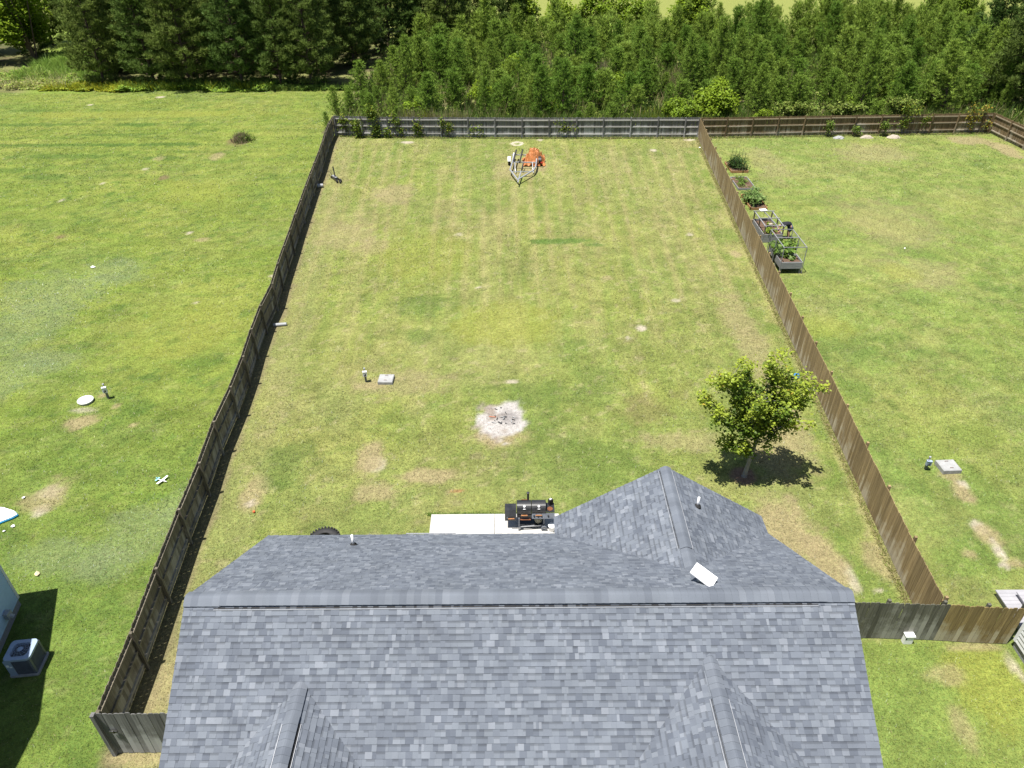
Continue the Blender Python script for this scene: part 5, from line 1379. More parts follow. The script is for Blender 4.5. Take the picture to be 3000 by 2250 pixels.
# ------------------------------------------------------------------ boat trailer with orange tarp
tl = empty('boat_trailer', (1.1, 58.5, 0), 'galvanised boat trailer without a boat on the lawn before the back fence', 'trailer')
zf = 0.45
MB().tube([(0.56, 54.74, 0.40), (0.50, 55.0, 0.42), (-0.04, 57.0, zf), (0.06, 57.9, zf), (0.14, 58.7, zf + .03), (0.30, 61.0, zf + .03)], 0.06, 8).build('side_rail', MAT['galv'], tl, True)
MB().tube([(0.56, 54.74, 0.40), (0.64, 55.0, 0.42), (1.78, 56.8, zf), (1.98, 57.6, zf), (2.08, 58.5, zf + .03), (2.20, 61.0, zf + .03)], 0.06, 8).build('side_rail', MAT['galv'], tl, True)
MB().tube([(0.56, 54.45, 0.40), (0.83, 56.7, 0.44)], 0.05, 8).build('tongue', MAT['galv'], tl)
MB().bar((0.56, 54.25, 0.42), (0.56, 54.5, 0.42), 0.09, 0.07).build('coupler', MAT['galv'], tl)
MB().bar((0.0, 56.72, zf - .06), (1.74, 56.72, zf - .06), 0.06, 0.06).build('cross_member', MAT['galv'], tl)
MB().bar((0.12, 58.6, zf + .08), (2.08, 58.45, zf + .08), 0.08, 0.08).build('cross_member', MAT['galv'], tl)
MB().bar((0.10, 60.45, zf + .08), (2.25, 60.35, zf + .08), 0.07, 0.07).build('cross_member', MAT['galv'], tl)
MB().bar((0.24, 58.2, 0.74), (0.50, 60.9, 0.80), 0.11, 0.07).build('bunk', MAT['black'], tl)
MB().bar((0.72, 57.9, 0.70), (1.02, 60.9, 0.80), 0.11, 0.07).build('bunk', MAT['black'], tl)
for xb, yb in ((0.28, 58.6), (0.46, 60.4), (0.80, 58.55), (0.98, 60.4)):
    MB().bar((xb, yb, zf + .05), (xb, yb, 0.74), 0.05, 0.05).build('bunk_bracket', MAT['galv'], tl)
for sx, xw in ((-1, -0.10), (1, 2.38)):
    w_ = MB().lathe((xw, 59.55, 0.28), [(0.12, -0.09), (0.24, -0.10), (0.28, -0.07), (0.28, 0.07), (0.24, 0.10), (0.12, 0.09)], 22, 'X').build('wheel', MAT['black'], tl, True)
    MB().lathe((xw, 59.55, 0.28), [(0.02, 0.095), (0.13, 0.098)], 14, 'X', False).lathe((xw, 59.55, 0.28), [(0.02, -0.095), (0.13, -0.098)], 14, 'X', False).build('rim', MAT['galv'], w_)
    fpts = [(xw, 59.55 + 0.40 * math.cos(a), 0.28 + 0.38 * math.sin(a)) for a in np.linspace(0.35, 2.79, 9)]
    fm_ = MB()
    for a, b in zip(fpts, fpts[1:]): fm_.bar(a, b, 0.24, 0.02)
    fm_.build('fender', MAT['white_paint'] if sx < 0 else MAT['black_steel'], tl)
MB().bar((0.60, 55.5, 0.4), (0.60, 55.5, 0.02), 0.05, 0.05).build('jack_stand', MAT['galv'], tl)
for xk in (0.35, 1.75):
    MB().tube([(xk, 58.3, 0.62), (xk + .02, 57.6, 0.35), (xk + .06, 57.2, 0.14)], 0.035, 7).build('roller_arm', MAT['galv'], tl)
MB().bar((0.90, 57.5, 0.34), (1.02, 58.3, 0.5), 0.09, 0.06).build('keel_pad', MAT['black'], tl)
MB().box((2.52, 58.75, 0.42), (0.18, 0.06, 0.08)).build('tail_lamp', M('red_lens', (0.55, 0.04, 0.03), rough=0.3), tl)
MB().tube([(2.05, 58.6, 0.5), (2.12, 57.8, 0.32), (1.95, 57.0, 0.2), (1.55, 56.4, 0.12), (1.0, 56.0, 0.25)], 0.015, 6).build('cable', MAT['black'], tl)
# crumpled tarp thrown over the right side
tp_ = []
nxx, nyy = 40, 40
for j in range(nyy + 1):
    for i in range(nxx + 1):
        u = i / nxx * 2 - 1; v = j / nyy * 2 - 1
        rad = math.sqrt(u * u + v * v)
        ang = math.atan2(v, u)
        lim = 0.86 + 0.12 * math.sin(3 * ang + 1) + 0.06 * math.sin(7 * ang)
        k = min(1.0, rad / lim)
        xx_ = 1.92 + u * 1.02 * (1 - 0.12 * k); yy_ = 60.1 + v * 1.1
        hgt = 0.85 * (1 - k ** 4) + 0.10
        if u < -0.2: hgt *= 1 - 0.35 * min(1, (-0.2 - u) / 0.6)
        hgt += 0.16 * math.exp(-((u - 0.05) ** 2 + (v - 0.35) ** 2) * 9)
        f1 = abs(math.sin(5.2 * ang + 2.2 * math.sin(3 * rad * 2))) * 0.26 * min(1, rad * 1.6)
        f2 = abs(float(vnoise(np.array([u * 3.1 + 9]), np.array([v * 3.1 + 4]))[0]) - 0.5) * 0.60
        f3 = abs(float(vnoise(np.array([u * 7.1 + 3]), np.array([v * 7.1 + 1]))[0]) - 0.5) * 0.26
        tp_.append((xx_ + 0.05 * math.sin(9 * ang), yy_, max(0.06, hgt - f1 + f2 + f3 - 0.05)))
tm = MB().poly(tp_, [(j * (nxx + 1) + i, j * (nxx + 1) + i + 1, (j + 1) * (nxx + 1) + i + 1, (j + 1) * (nxx + 1) + i) for j in range(nyy) for i in range(nxx)])
tm.single('orange_tarp', MAT['tarp'], 'crumpled orange tarpaulin thrown over the right side of the trailer', 'tarp')

# black tool standing on the lawn near the far left of the yard
jk = empty('floor_jack', (-13.6, 56.1, 0), 'black wheeled floor jack with its handle upright on the far left of the yard', 'floor jack')
a = Vector((-13.98, 56.75, 0.14)); b = Vector((-13.28, 55.65, 0.12)); dd_ = (b - a).normalized(); pp = Vector((-dd_.y, dd_.x, 0))
for s in (-1, 1):
    MB().bar(a + pp * 0.13 * s, b + pp * 0.15 * s, 0.03, 0.15).build('side_plate', MAT['black_steel'], jk)
MB().bar(a + Vector((0, 0, .06)), a + (b - a) * 0.6 + Vector((0, 0, .10)), 0.16, 0.05).build('lift_arm', MAT['galv'], jk)
MB().tube([a + (b - a) * 0.42 + Vector((0, 0, .08)), a + (b - a) * 0.34 + Vector((-.02, .1, .50)), a + (b - a) * 0.28 + Vector((-.04, .15, .82))], [0.05, 0.045, 0.05], 8).build('handle', MAT['black'], jk)
MB().tube([a, a + Vector((-0.28, 0.22, .32))], [0.025, 0.015], 6).build('lever', MAT['black'], jk)
for k, (q0, rd_) in enumerate(((b + pp * 0.15, 0.13), (b - pp * 0.15, 0.13), (b + dd_ * 0.25, 0.10), (a + pp * 0.12, 0.08), (a - pp * 0.12, 0.08))):
    MB().tube([Vector((q0.x, q0.y, rd_)) - pp * 0.05, Vector((q0.x, q0.y, rd_)) + pp * 0.05], rd_, 14).build('wheel', MAT['black'], jk)
MB().bar(b, b + dd_ * 0.25, 0.05, 0.05).build('axle_arm', MAT['black_steel'], jk)

# grey things at the foot of the left fence
MB().tube([(-14.72, 54.55, 0.15), (-14.30, 54.65, 0.15)], [0.15, 0.13], 14).single('grey_pail', MAT['grey_plastic'], 'grey pail lying against the far part of the left fence', 'pail')
MB().tube([(-12.62, 33.75, 0.09), (-11.95, 33.85, 0.09)], [0.09, 0.09], 12).single('grey_pipe', MAT['grey_plastic'], 'short grey pipe lying in the shade of the left fence', 'pipe')
MB().lathe((15.35, 38.3, 0), [(0.08, 0), (0.12, 0.2), (0.13, 0.2), (0.12, 0.21), (0.09, 0.19)], 12).single('black_pot', MAT['black'], 'small black pot behind the right fence, nearer than the garden cages', 'pot')

# ------------------------------------------------------------------ septic covers and their control posts
def control_post(label, x, y, h, box_mat, rz=0.0, lean=0.0):
    t = empty('control_post', (x, y, 0), label, 'utility post', None, rz)
    def bl(mb, n, m): return add(n, mb.mesh(n, m), t)
    bl(MB().box((0, 0.03, h * 0.42), (0.085, 0.085, h * 0.84 + 0.1)), 'post', MAT['steel_grey'])
    bl(MB().box((0, -0.045, h * 0.76), (0.19, 0.10, h * 0.42)), 'box', box_mat)
    bl(MB().box((0, -0.05, h * 0.985), (0.20, 0.12, 0.02)), 'box_lid', box_mat)
    bl(MB().lathe((0.0, 0.03, h * 0.9), [(0.03, 0), (0.03, 0.16), (0.045, 0.16), (0.045, 0.2), (0.01, 0.22)], 10), 'vent_cap', MAT['grey_plastic'])
    bl(MB().box((0.0, -0.10, h * 0.66), (0.10, 0.02, 0.06)).box((0.03, -0.10, h * 0.76), (0.04, 0.02, 0.05)), 'latch', MAT['black_steel'])
    bl(MB().lathe((-0.04, -0.05, h), [(0.022, 0), (0.022, 0.02), (0.01, 0.026)], 8), 'alarm_button', MAT['rust'])
    return t
control_post('white utility box on a dark post beside the concrete cover in the yard', -6.9, 28.55, 0.62, MAT['white_paint'], 0.1)
control_post('white utility box on a post beside the round lid on the left lawn', -18.55, 27.35, 0.66, MAT['white_paint'], 0.25)
control_post('grey utility box on a post in the right-hand garden', 16.55, 22.1, 0.50, MAT['condenser'], -0.15)
def cover(label, x, y, w, d, rz, h=0.16):
    t = empty('concrete_cover', (x, y, 0), label, 'cover', None, rz)
    b_ = 0.025
    def ring(s, z): return [(sx * (w / 2 - s), sy * (d / 2 - s), z) for sx, sy in ((-1, -1), (1, -1), (1, 1), (-1, 1))]
    V = ring(-0.0, -0.02) + ring(0, h - b_) + ring(b_, h)
    F = [(3, 2, 1, 0), (8, 9, 10, 11)] + [(4 * k + i, 4 * k + (i + 1) % 4, 4 * k + 4 + (i + 1) % 4, 4 * k + 4 + i) for k in (0, 1) for i in range(4)]
    add('slab', MB().poly(V, F).mesh('slab', MAT['concrete_grey']), t)
    for s in (-1, 1):
        add('lift_handle', MB().tube([(-.07, s * d * .3, h), (-.06, s * d * .3, h + .03), (.06, s * d * .3, h + .03), (.07, s * d * .3, h)], 0.008, 6).mesh('lift_handle', MAT['rust']), t)
cover('square concrete septic cover in the yard', -5.95, 28.62, 0.70, 0.66, -0.03)
cover('square concrete septic cover in the right-hand garden', 17.45, 22.15, 0.74, 0.66, 0.05, 0.20)
t = empty('round_lid', (-19.45, 27.1, 0), 'round white septic lid on the left lawn', 'septic lid')
MB().lathe((-19.45, 27.1, -0.02), [(0.32, 0), (0.32, 0.10)], 28).build('riser', MAT['grey_plastic'], t)
MB().lathe((-19.45, 27.1, 0.08), [(0.345, 0), (0.35, 0.03), (0.33, 0.055), (0.15, 0.075), (0.01, 0.08)], 28).build('lid', MAT['white_paint'], t, True)

# ------------------------------------------------------------------ burnt fire spot: charred sticks, each its own
rf = random.Random(3)
fc = empty('fire_remains', (-0.3, 25.6, 0), 'charred sticks and ash left on the burnt spot in the yard', 'fire remains')
for k in range(20):
    a = rf.random() * 6.28; d = abs(rf.gauss(0, 0.45))
    c = Vector((-0.32 + d * math.cos(a), 25.6 + d * math.sin(a) * 1.0, 0.02 + 0.03 * math.exp(-d * 3)))
    b_ = rf.random() * 3.14; L_ = rf.uniform(0.06, 0.22)
    v = Vector((math.cos(b_), math.sin(b_), rf.uniform(-.25, .25))) * L_ / 2
    MB().bar(c - v, c + v, rf.uniform(.02, .05), rf.uniform(.02, .045)).build('charred_stick', MAT['char'] if rf.random() < .7 else MAT['concrete_grey'], fc)
MB().tube([(-1.02, 25.75, .03), (-0.72, 25.68, .05)], .012, 6).single('orange_stick', M('orange_paint', (0.55, 0.13, 0.03)), 'thin orange stick on the burnt spot', 'stick')

# ------------------------------------------------------------------ small things on the lawns
mb = MB(); V = []; F = []
t = empty('blue_ball', (13.42, 28.55, 0), 'blue ball by the right fence beyond the maple', 'ball')
MB().lathe((13.42, 28.55, 0.15), [(0.15 * math.sin(a), -0.15 * math.cos(a)) for a in np.linspace(0.05, 3.09, 12)], 20).build('shell', MAT['blue_ball'], t, True)
MB().tube([(13.42, 28.46, 0.268), (13.42, 28.455, 0.275)], 0.012, 8).build('valve', MAT['white_paint'], t)
t = empty('orange_ball', (-9.75, 19.95, 0), 'tiny orange-red ball on the grass inside the left fence', 'ball')
MB().lathe((-9.75, 19.95, 0.05), [(0.05 * math.sin(a), -0.05 * math.cos(a)) for a in np.linspace(0.05, 3.09, 9)], 14).build('shell', M('orange_rubber', (0.75, 0.14, 0.05)), t, True)
gl = empty('toy_glider', (-13.9, 21.7, 0.03), 'white and light blue foam toy glider on the grass by the left fence', 'toy plane')
d1 = Vector((0.43, -0.16, 0)).normalized(); d2 = Vector((0.22, 0.44, 0)).normalized(); c0 = Vector((-13.86, 21.7, 0.06))
MB().tube([c0 - d1 * 0.26, c0, c0 + d1 * 0.20], [0.012, 0.028, 0.012], 8).build('fuselage', MAT['paper'], gl, True)
for s in (-1, 1):
    MB().poly([c0 + d1 * .05 + Vector((0, 0, .02)), c0 - d1 * .06 + Vector((0, 0, .02)), c0 - d1 * .035 + d2 * s * .27 + Vector((0, 0, .05)), c0 + d1 * .03 + d2 * s * .27 + Vector((0, 0, .05)),
               c0 + d1 * .05 + Vector((0, 0, .008)), c0 - d1 * .06 + Vector((0, 0, .008)), c0 - d1 * .035 + d2 * s * .27 + Vector((0, 0, .04)), c0 + d1 * .03 + d2 * s * .27 + Vector((0, 0, .04))],
              [(0, 1, 2, 3), (7, 6, 5, 4), (0, 4, 5, 1), (1, 5, 6, 2), (2, 6, 7, 3), (3, 7, 4, 0)]).build('wing', MAT['paper'], gl)
e0 = c0 - d1 * 0.25
MB().bar(e0 - d2 * .11, e0 + d2 * .11, 0.06, 0.012).build('tailplane', MAT['cyan_foam'], gl)
MB().bar(e0, e0 + Vector((0, 0, .09)) - d1 * .02, 0.012, 0.06).build('fin', MAT['cyan_foam'], gl)
bd = empty('foam_board', (-19.1, 19.8, 0), 'white board with a blue edge lying at the left edge of the lawn', 'board')
prof = [(-20.1, 20.30), (-19.3, 20.20), (-18.80, 20.02), (-18.58, 19.84), (-18.70, 19.68), (-19.05, 19.42), (-19.9, 19.30), (-20.3, 19.7)]
MB().prism(prof, 0.05, 0.12).build('deck', MAT['white_panel'], bd)
cxp = sum(p[0] for p in prof) / 8; cyp = sum(p[1] for p in prof) / 8
MB().prism([(cxp + (x - cxp) * 1.03, cyp + (y - cyp) * 1.05) for x, y in prof], 0.02, 0.075).build('rim', MAT['blue_trim'], bd)
def scrap(label, x, y, s, mat, seed):
    r = random.Random(seed)
    V = [(x + s * math.cos(k * 1.05) * r.uniform(.6, 1.1), y + s * math.sin(k * 1.05) * r.uniform(.6, 1.1), 0.03 + r.uniform(0, .04)) for k in range(6)] + [(x, y, 0.03 + s * .7), (x, y, 0.02)]
    MB().poly(V, [(k, (k + 1) % 6, 6) for k in range(6)] + [((k + 1) % 6, k, 7) for k in range(6)]).single('litter', mat, label, 'litter')
scrap('crumpled white scrap above the white board on the left lawn', -18.89, 20.8, 0.09, MAT['paper'], 1)
scrap('white scrap just below the tip of the white board', -18.48, 19.30, 0.08, MAT['paper'], 2)
scrap('small grey-white scrap left of the one below the white board', -18.66, 19.05, 0.06, MAT['paper'], 3)
scrap('yellowish white scrap above the shadow of the left house', -16.39, 17.04, 0.13, M('pale_yellow', (0.75, 0.62, 0.40)), 4)
scrap('white scrap at the far end of the right fence inside the yard', 16.35, 63.6, 0.10, MAT['paper'], 5)
scrap('pale blue-white scrap at the left edge of the clover', -25.55, 41.0, 0.16, MAT['paper'], 6)
scrap('white scrap in the middle of the right-hand garden', 24.9, 42.9, 0.07, MAT['paper'], 7)
wb = empty('meter_box', (12.22, 14.08, 0), 'white plastic box at the foot of the right cross fence', 'utility box')
MB().box((12.22, 14.09, 0.19), (0.27, 0.15, 0.36)).build('case', MAT['white_paint'], wb)
MB().box((12.22, 14.085, 0.385), (0.30, 0.19, 0.03)).build('lid', MAT['white_paint'], wb)
MB().box((12.12, 14.012, 0.27), (0.04, 0.01, 0.06)).build('vent', MAT['black'], wb)

# ------------------------------------------------------------------ air conditioner in the shade of the left house
ac = empty('air_conditioner', (-14.75, 13.5, 0), 'boxy outdoor air conditioner with a round top fan in the shade of the left house', 'air conditioner', None, R(6))
def acp(mb, n, m, smooth=False, parent=None): return add(n, mb.mesh(n, m, smooth=smooth), parent or ac)
def rsq(w, d, r_, n=5):
    out = []
    for sx, sy, a0 in ((1, 1, 0), (-1, 1, 90), (-1, -1, 180), (1, -1, 270)):
        for k in range(n + 1):
            a = R(a0 + 90 * k / n)
            out.append((sx * (w / 2 - r_) + r_ * math.cos(a), sy * (d / 2 - r_) + r_ * math.sin(a)))
    return out
acp(MB().prism(rsq(0.84, 0.80, 0.06), -0.02, 0.06), 'pad', MAT['concrete_grey'])
acp(MB().prism(rsq(0.70, 0.66, 0.10), 0.06, 0.70), 'coil_core', MAT['grille_dark'])
for k in range(20):
    z0 = 0.10 + k * 0.030
    acp(MB().prism(rsq(0.735, 0.695, 0.11), z0, z0 + 0.012), 'louvre', MAT['louvre'])
for sx, sy in ((1, 1), (-1, 1), (1, -1)):
    acp(MB().box((sx * 0.335, sy * 0.315, 0.38), (0.07, 0.07, 0.66)), 'corner_post', MAT['louvre'])
acp(MB().box((-0.28, -0.34, 0.39), (0.20, 0.04, 0.66)), 'service_panel', MAT['condenser'])
acp(MB().box((-0.31, -0.362, 0.52), (0.08, 0.006, 0.10)).box((-0.23, -0.362, 0.46), (0.06, 0.006, 0.06)), 'rating_label', MAT['paper'])
# top plate with a round opening
outer = rsq(0.76, 0.72, 0.12, 7); nO = len(outer)
inner = [(0.285 * math.cos(math.atan2(y, x)), 0.285 * math.sin(math.atan2(y, x))) for x, y in outer]
V = [(x, y, 0.78) for x, y in outer] + [(x, y, 0.785) for x, y in inner] + [(x, y, 0.70) for x, y in outer] + [(x * .98, y * .98, 0.60) for x, y in inner]
F = [(i, (i + 1) % nO, nO + (i + 1) % nO, nO + i) for i in range(nO)] + [(2 * nO + i, 2 * nO + (i + 1) % nO, (i + 1) % nO, i) for i in range(nO)] + [(nO + i, nO + (i + 1) % nO, 3 * nO + (i + 1) % nO, 3 * nO + i) for i in range(nO)]
acp(MB().poly(V, F), 'top_cover', MAT['condenser'])
gd = MB()
for k in range(14):
    a = 2 * math.pi * k / 14
    gd.tube([(0.05 * math.cos(a), 0.05 * math.sin(a), 0.81), (0.17 * math.cos(a + .15), 0.17 * math.sin(a + .15), 0.815), (0.285 * math.cos(a + .3), 0.285 * math.sin(a + .3), 0.787)], 0.004, 4)
for rd_ in (0.09, 0.155, 0.22):
    gd.tube([(rd_ * math.cos(a), rd_ * math.sin(a), 0.812) for a in np.linspace(0, 6.283, 25)], 0.0035, 4, False)
acp(gd, 'fan_guard', MAT['condenser'])
acp(MB().lathe((0, 0, 0.79), [(0.075, 0), (0.075, 0.025), (0.05, 0.035), (0.01, 0.036)], 16), 'hub', MAT['condenser'])
fan = acp(MB().lathe((0, 0, 0.60), [(0.06, 0), (0.06, 0.10)], 14), 'fan_motor', MAT['grille_dark'])
for k in range(3):
    a = 2 * math.pi * k / 3
    q4 = [(0.05, -0.05), (0.27, -0.11), (0.275, 0.11), (0.05, 0.05)]
    pts = [(x * math.cos(a) - y * math.sin(a), x * math.sin(a) + y * math.cos(a), 0.65 + y * 0.35) for x, y in q4]
    acp(MB().poly(pts + [(x, y, z - .006) for x, y, z in pts], [(0, 1, 2, 3), (7, 6, 5, 4), (0, 4, 5, 1), (1, 5, 6, 2), (2, 6, 7, 3), (3, 7, 4, 0)]), 'fan_blade', MAT['condenser'])

# ------------------------------------------------------------------ vegetable beds along the right fence
def bed_frame(name, label, x0, x1, y0, y1, z0, z1, mat, boards, soil_z, t=0.04):
    root = empty(name, ((x0 + x1) / 2, (y0 + y1) / 2, 0), label, 'garden bed')
    bh = (z1 - z0) / boards
    for k in range(boards):
        zc = z0 + bh * (k + .5); hh = bh - 0.008
        MB().box(((x0 + x1) / 2, y0, zc), (x1 - x0, t, hh)).build('board', mat, root)
        MB().box(((x0 + x1) / 2, y1, zc), (x1 - x0, t, hh)).build('board', mat, root)
        MB().box((x0 - 0.001, (y0 + y1) / 2, zc), (t, y1 - y0 - t, hh)).build('board', mat, root)
        MB().box((x1 + 0.001, (y0 + y1) / 2, zc), (t, y1 - y0 - t, hh)).build('board', mat, root)
    rs = random.Random(int(y0 * 10)); n = 10
    V = [(x0 + t + (x1 - x0 - 2 * t) * i / n, y0 + t + (y1 - y0 - 2 * t) * j / n, soil_z + rs.uniform(-.02, .03)) for j in range(n + 1) for i in range(n + 1)]
    MB().poly(V, [(j * (n + 1) + i, j * (n + 1) + i + 1, (j + 1) * (n + 1) + i + 1, (j + 1) * (n + 1) + i) for j in range(n) for i in range(n)]).build('soil', MAT['soil'], root)
    return root
def crop(label, x0, x1, y0, y1, z0, z1, n, size, cols, seed, clumps=12, sig=0.16):
    r = np.random.default_rng(seed)
    cx = r.uniform(x0, x1, clumps); cy = r.uniform(y0, y1, clumps); cz = r.uniform(z0 + 0.3 * (z1 - z0), z1, clumps)
    j = r.integers(0, clumps, n)
    P = np.stack([cx[j] + r.normal(size=n) * sig, cy[j] + r.normal(size=n) * sig, z0 + (cz[j] - z0) * r.random(n) ** 0.6 + 0.03], 1)
    sm = MB()
    for a, b, c in zip(cx, cy, cz): sm.tube([(a, b, z0 - .02), (a, b, c)], [0.012, 0.006], 5)
    t = leaf_thing('vegetable_plants', label, 'vegetables', P, size, cols, seed, sm)
    return t
TOM = [(0.045, 0.085, 0.022), (0.065, 0.115, 0.03), (0.035, 0.065, 0.02)]
CUC = [(0.12, 0.20, 0.035), (0.16, 0.24, 0.05), (0.08, 0.14, 0.03)]
b1 = bed_frame('garden_bed', 'low orange-brown framed bed, farthest along the right fence', 17.5, 18.82, 57.2, 59.5, 0.0, 0.17, MAT['wood_new'], 1, 0.12)
crop('dense dark green tomato plants in the farthest garden bed', 17.65, 18.7, 57.5, 59.3, 0.12, 1.05, 1500, 0.13, TOM, 201, 22, 0.17)
st = empty('plant_stakes', (18.1, 58.3, 0), 'thin green stakes among the tomato plants', 'stakes')
for xk, yk in ((17.75, 57.7), (18.15, 58.1), (18.5, 57.6), (17.8, 58.8), (18.2, 59.2), (18.6, 58.7)):
    MB().tube([(xk, yk, 0.1), (xk, yk, 1.5)], 0.014, 5).build('stake', MAT['green_stake'], st)
b2 = bed_frame('garden_bed', 'low grey framed bed with sparse seedlings, second from the back fence', 17.07, 18.35, 53.4, 55.9, 0.0, 0.16, MAT['wood_bed'], 1, 0.10)
crop('sparse seedlings in the second garden bed from the back fence', 17.2, 18.0, 53.7, 55.7, 0.1, 0.40, 330, 0.12, CUC, 202, 16, 0.13)
b3 = bed_frame('garden_bed', 'low bed of lush leafy plants, third from the back fence', 16.95, 18.1, 49.5, 52.2, 0.0, 0.16, MAT['wood_new'], 1, 0.10)
crop('lush pale green leafy plants in the third garden bed', 17.05, 18.0, 49.8, 52.0, 0.1, 0.75, 900, 0.24, [(0.13, 0.20, 0.06), (0.18, 0.25, 0.085), (0.09, 0.155, 0.04)], 203, 18, 0.18)
b4 = bed_frame('garden_bed', 'tall grey board bed with an open wooden frame above it', 16.2, 17.40, 43.95, 46.5, 0.02, 0.58, MAT['wood_bed'], 3, 0.46)
for xk in (16.22, 17.38):
    for yk in (43.99, 45.25, 46.46):
        MB().bar((xk, yk, 0.3), (xk, yk, 1.06), 0.07, 0.07).build('frame_post', MAT['wood_grey'], b4)
    MB().bar((xk, 43.9, 1.09), (xk, 46.55, 1.09), 0.06, 0.045).build('frame_rail', MAT['wood_bed'], b4)
MB().bar((16.95, 44.05, 1.12), (16.8, 46.5, 1.12), 0.05, 0.04).build('frame_rail', MAT['wood_bed'], b4)
for yk in (43.99, 45.25, 46.46):
    MB().bar((16.1, yk, 1.135), (17.5, yk, 1.135), 0.055, 0.04).build('frame_rail', MAT['wood_bed'], b4)
MB().box((16.75, 46.5, 1.20), (0.45, 0.35, 0.03), rz=0.15).build('white_sheet', MAT['paper'], b4)
MB().box((16.6, 44.25, 1.15), (0.25, 0.18, 0.03), rz=0.3).build('scrap_board', MAT['stone'], b4)
crop('yellow-green seedlings in the framed bed the person tends', 16.6, 17.2, 44.2, 45.8, 0.46, 0.75, 200, 0.16, [(0.20, 0.27, 0.04), (0.16, 0.23, 0.03)], 204, 7, 0.12)
def raised(label, x0, x1, y0, y1):
    root = bed_frame('garden_bed', label, x0, x1, y0, y1, 0.34, 0.76, MAT['wood_bed'], 3, 0.66)
    for xk in (x0 + .05, x1 - .05):
        for yk in (y0 + .06, y1 - .06):
            MB().bar((xk, yk, 0), (xk, yk, 0.36), 0.08, 0.08).build('leg', MAT['wood_bed'], root)
    MB().box(((x0 + x1) / 2, (y0 + y1) / 2, 0.36), (x1 - x0 - .06, y1 - y0 - .06, 0.02)).build('floor', MAT['wood_bed'], root)
    return root
raised('raised grey wooden bed on legs, nearest along the right fence', 15.93, 17.17, 39.5, 40.6)
raised('raised grey wooden bed on legs behind the nearest one, inside the cage', 15.95, 17.2, 41.05, 42.05)
crop('big-leaved squash plants sprawling in the caged raised beds', 16.0, 16.7, 40.3, 41.9, 0.68, 1.15, 300, 0.30, CUC, 205, 16, 0.16)
crop('leafy bean plants in the rear of the caged bed', 16.6, 17.2, 41.15, 41.95, 0.7, 1.2, 380, 0.19, CUC + [(0.2, 0.27, 0.05)], 206, 12, 0.14)
crop('single small seedling in the nearest raised bed', 16.6, 16.75, 39.85, 39.95, 0.66, 0.76, 16, 0.13, CUC, 207, 2, 0.06)
cg_ = empty('garden_cage', (16.6, 40.8, 0), 'thin grey wire cage standing over the raised beds', 'cage')
for xk in (15.9, 17.23):
    for yk in (39.5, 40.9, 42.1):
        MB().bar((xk, yk, 0.02), (xk, yk, 1.68), 0.035, 0.035).build('cage_post', MAT['wood_bed'], cg_)
    for zk in (1.68,):
        MB().bar((xk, 39.48, zk), (xk, 42.12, zk), 0.04, 0.035).build('cage_rail', MAT['wood_bed'], cg_)
for yk in (39.5, 40.9, 42.1):
    MB().bar((15.9, yk, 1.70), (17.23, yk, 1.70), 0.04, 0.035).build('cage_rail', MAT['wood_bed'], cg_)
wm = MB()
for zk in np.arange(0.8, 1.66, 0.14):
    for xk in (15.9, 17.23): wm.bar((xk, 39.5, zk), (xk, 42.1, zk), 0.003, 0.003)
for yk in np.arange(39.6, 42.1, 0.14):
    for xk in (15.9, 17.23): wm.bar((xk, yk, 0.76), (xk, yk, 1.68), 0.003, 0.003)
tag(wm.build('wire_netting', MAT['wire'], cg_), kind='stuff')

# ------------------------------------------------------------------ person bent over the bed
def skin(name, verts, edges, radii, mat, sub=1):
    me = bpy.data.meshes.new(name); me.from_pydata(verts, edges, [])
    o = bpy.data.objects.new(name, me); col.objects.link(o)
    md = o.modifiers.new('skin', 'SKIN')
    md.use_smooth_shade = True
    for v, rd_ in zip(me.skin_vertices[0].data, radii):
        v.radius = rd_ if hasattr(rd_, '__len__') else (rd_, rd_)
    me.skin_vertices[0].data[0].use_root = True
    ss = o.modifiers.new('sub', 'SUBSURF'); ss.levels = sub; ss.render_levels = sub
    bpy.context.view_layer.update()
    dg = bpy.context.evaluated_depsgraph_get()
    m2 = bpy.data.meshes.new_from_object(o.evaluated_get(dg))
    m2.name = name
    bpy.data.objects.remove(o)
    m2.materials.clear(); m2.materials.append(mat)
    return m2
FX, FYy = 17.98, 44.62
pe = empty('person', (FX, FYy, 0), 'person in a black shirt and blue shorts bent over the framed garden bed', 'person')
JV = [(0.10, 0, 0.90), (-0.10, 0, 1.02), (-0.34, 0, 1.03), (-0.50, 0, 0.97), (-0.58, 0, 0.92), (-0.68, 0, 0.83), (-0.74, 0, 0.76)]
JR = [0.105, 0.12, 0.15, 0.07, 0.06, 0.095, 0.06]
JE = [(0, 1), (1, 2), (2, 3), (3, 4), (4, 5), (5, 6)]
def chain(start, pts, rads):
    p = start
    for q_, rd_ in zip(pts, rads):
        JV.append(q_); JR.append(rd_); JE.append((p, len(JV) - 1)); p = len(JV) - 1
    return p
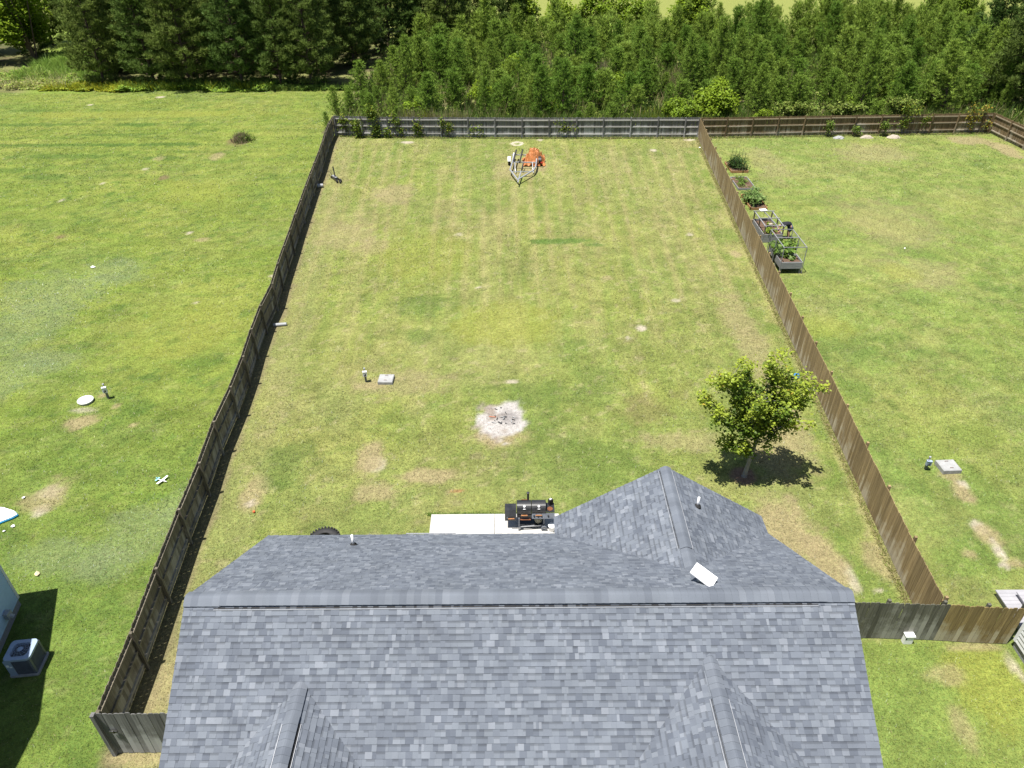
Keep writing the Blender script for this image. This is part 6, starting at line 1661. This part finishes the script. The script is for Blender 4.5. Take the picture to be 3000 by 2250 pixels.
for s in (-1, 1):
    chain(0, [(0.09, s * 0.11, 0.80), (0.02, s * 0.12, 0.46), (0.05, s * 0.12, 0.10), (0.04, s * 0.12, 0.045), (-0.13, s * 0.13, 0.035)], [0.080, 0.062, 0.042, 0.045, 0.038])
    h = chain(2, [(-0.40, s * 0.17, 0.97), (-0.46, s * 0.21, 0.76), (-0.60, s * 0.17, 0.60), (-0.66, s * 0.16, 0.555)], [0.062, 0.045, 0.032, 0.030])
    for k in range(4):
        yo = s * (0.125 + 0.022 * k)
        chain(h, [(-0.70, yo, 0.53), (-0.735 - 0.004 * k, yo, 0.49), (-0.74, yo, 0.455 + 0.006 * (k in (0, 3)))], [0.010, 0.009, 0.007])
    chain(h, [(-0.655, s * 0.105, 0.53), (-0.68, s * 0.10, 0.49)], [0.011, 0.008])
add('body', skin('body', JV, JE, JR, MAT['skin']), pe)
SV = [(0.10, 0, 0.94), (-0.10, 0, 1.02), (-0.34, 0, 1.03), (-0.47, 0, 0.985)]
SE = [(0, 1), (1, 2), (2, 3)]; SR = [0.185, 0.175, 0.18, 0.095]
for s in (-1, 1):
    n0 = len(SV)
    SV += [(-0.40, s * 0.17, 0.97), (-0.445, s * 0.205, 0.80)]; SE += [(2, n0), (n0, n0 + 1)]; SR += [0.085, 0.065]
add('shirt', skin('shirt', SV, SE, SR, MAT['shirt']), pe)
HV = [(0.11, 0, 0.90)]; HE = []; HR = [0.195]
for s in (-1, 1):
    n0 = len(HV)
    HV += [(0.09, s * 0.11, 0.78), (0.03, s * 0.12, 0.50)]; HE += [(0, n0), (n0, n0 + 1)]; HR += [0.145, 0.10]
add('shorts', skin('shorts', HV, HE, HR, MAT['shorts']), pe)
add('hair', skin('hair', [(-0.62, 0, 0.90), (-0.665, 0, 0.87), (-0.70, 0, 0.86)], [(0, 1), (1, 2)], [0.085, 0.10, 0.085], MAT['hair']), pe)
for s in (-1, 1):
    MB().lathe((FX - 0.752, FYy + s * 0.035, 0.815), [(0.001, -.008), (0.012, 0), (0.001, .008)], 8).build('eye', MAT['paper'], pe)
    MB().lathe((FX - 0.665, FYy + s * 0.098, 0.83), [(0.004, -.03), (0.018, 0), (0.004, .03)], 8).build('ear', MAT['skin'], pe)
MB().tube([(FX - 0.765, FYy, 0.80), (FX - 0.79, FYy, 0.775), (FX - 0.765, FYy, 0.77)], [0.01, 0.016, 0.01], 6).build('nose', MAT['skin'], pe)
for s in (-1, 1):
    MB().poly([(FX - .16, FYy + s * .13 - .05, 0), (FX + .10, FYy + s * .12 - .045, 0), (FX + .10, FYy + s * .12 + .045, 0), (FX - .16, FYy + s * .13 + .05, 0),
               (FX - .15, FYy + s * .13 - .04, .06), (FX + .09, FYy + s * .12 - .04, .10), (FX + .09, FYy + s * .12 + .04, .10), (FX - .15, FYy + s * .13 + .04, .06)],
              [(3, 2, 1, 0), (4, 5, 6, 7), (0, 1, 5, 4), (1, 2, 6, 5), (2, 3, 7, 6), (3, 0, 4, 7)]).build('shoe', MAT['black'], pe)
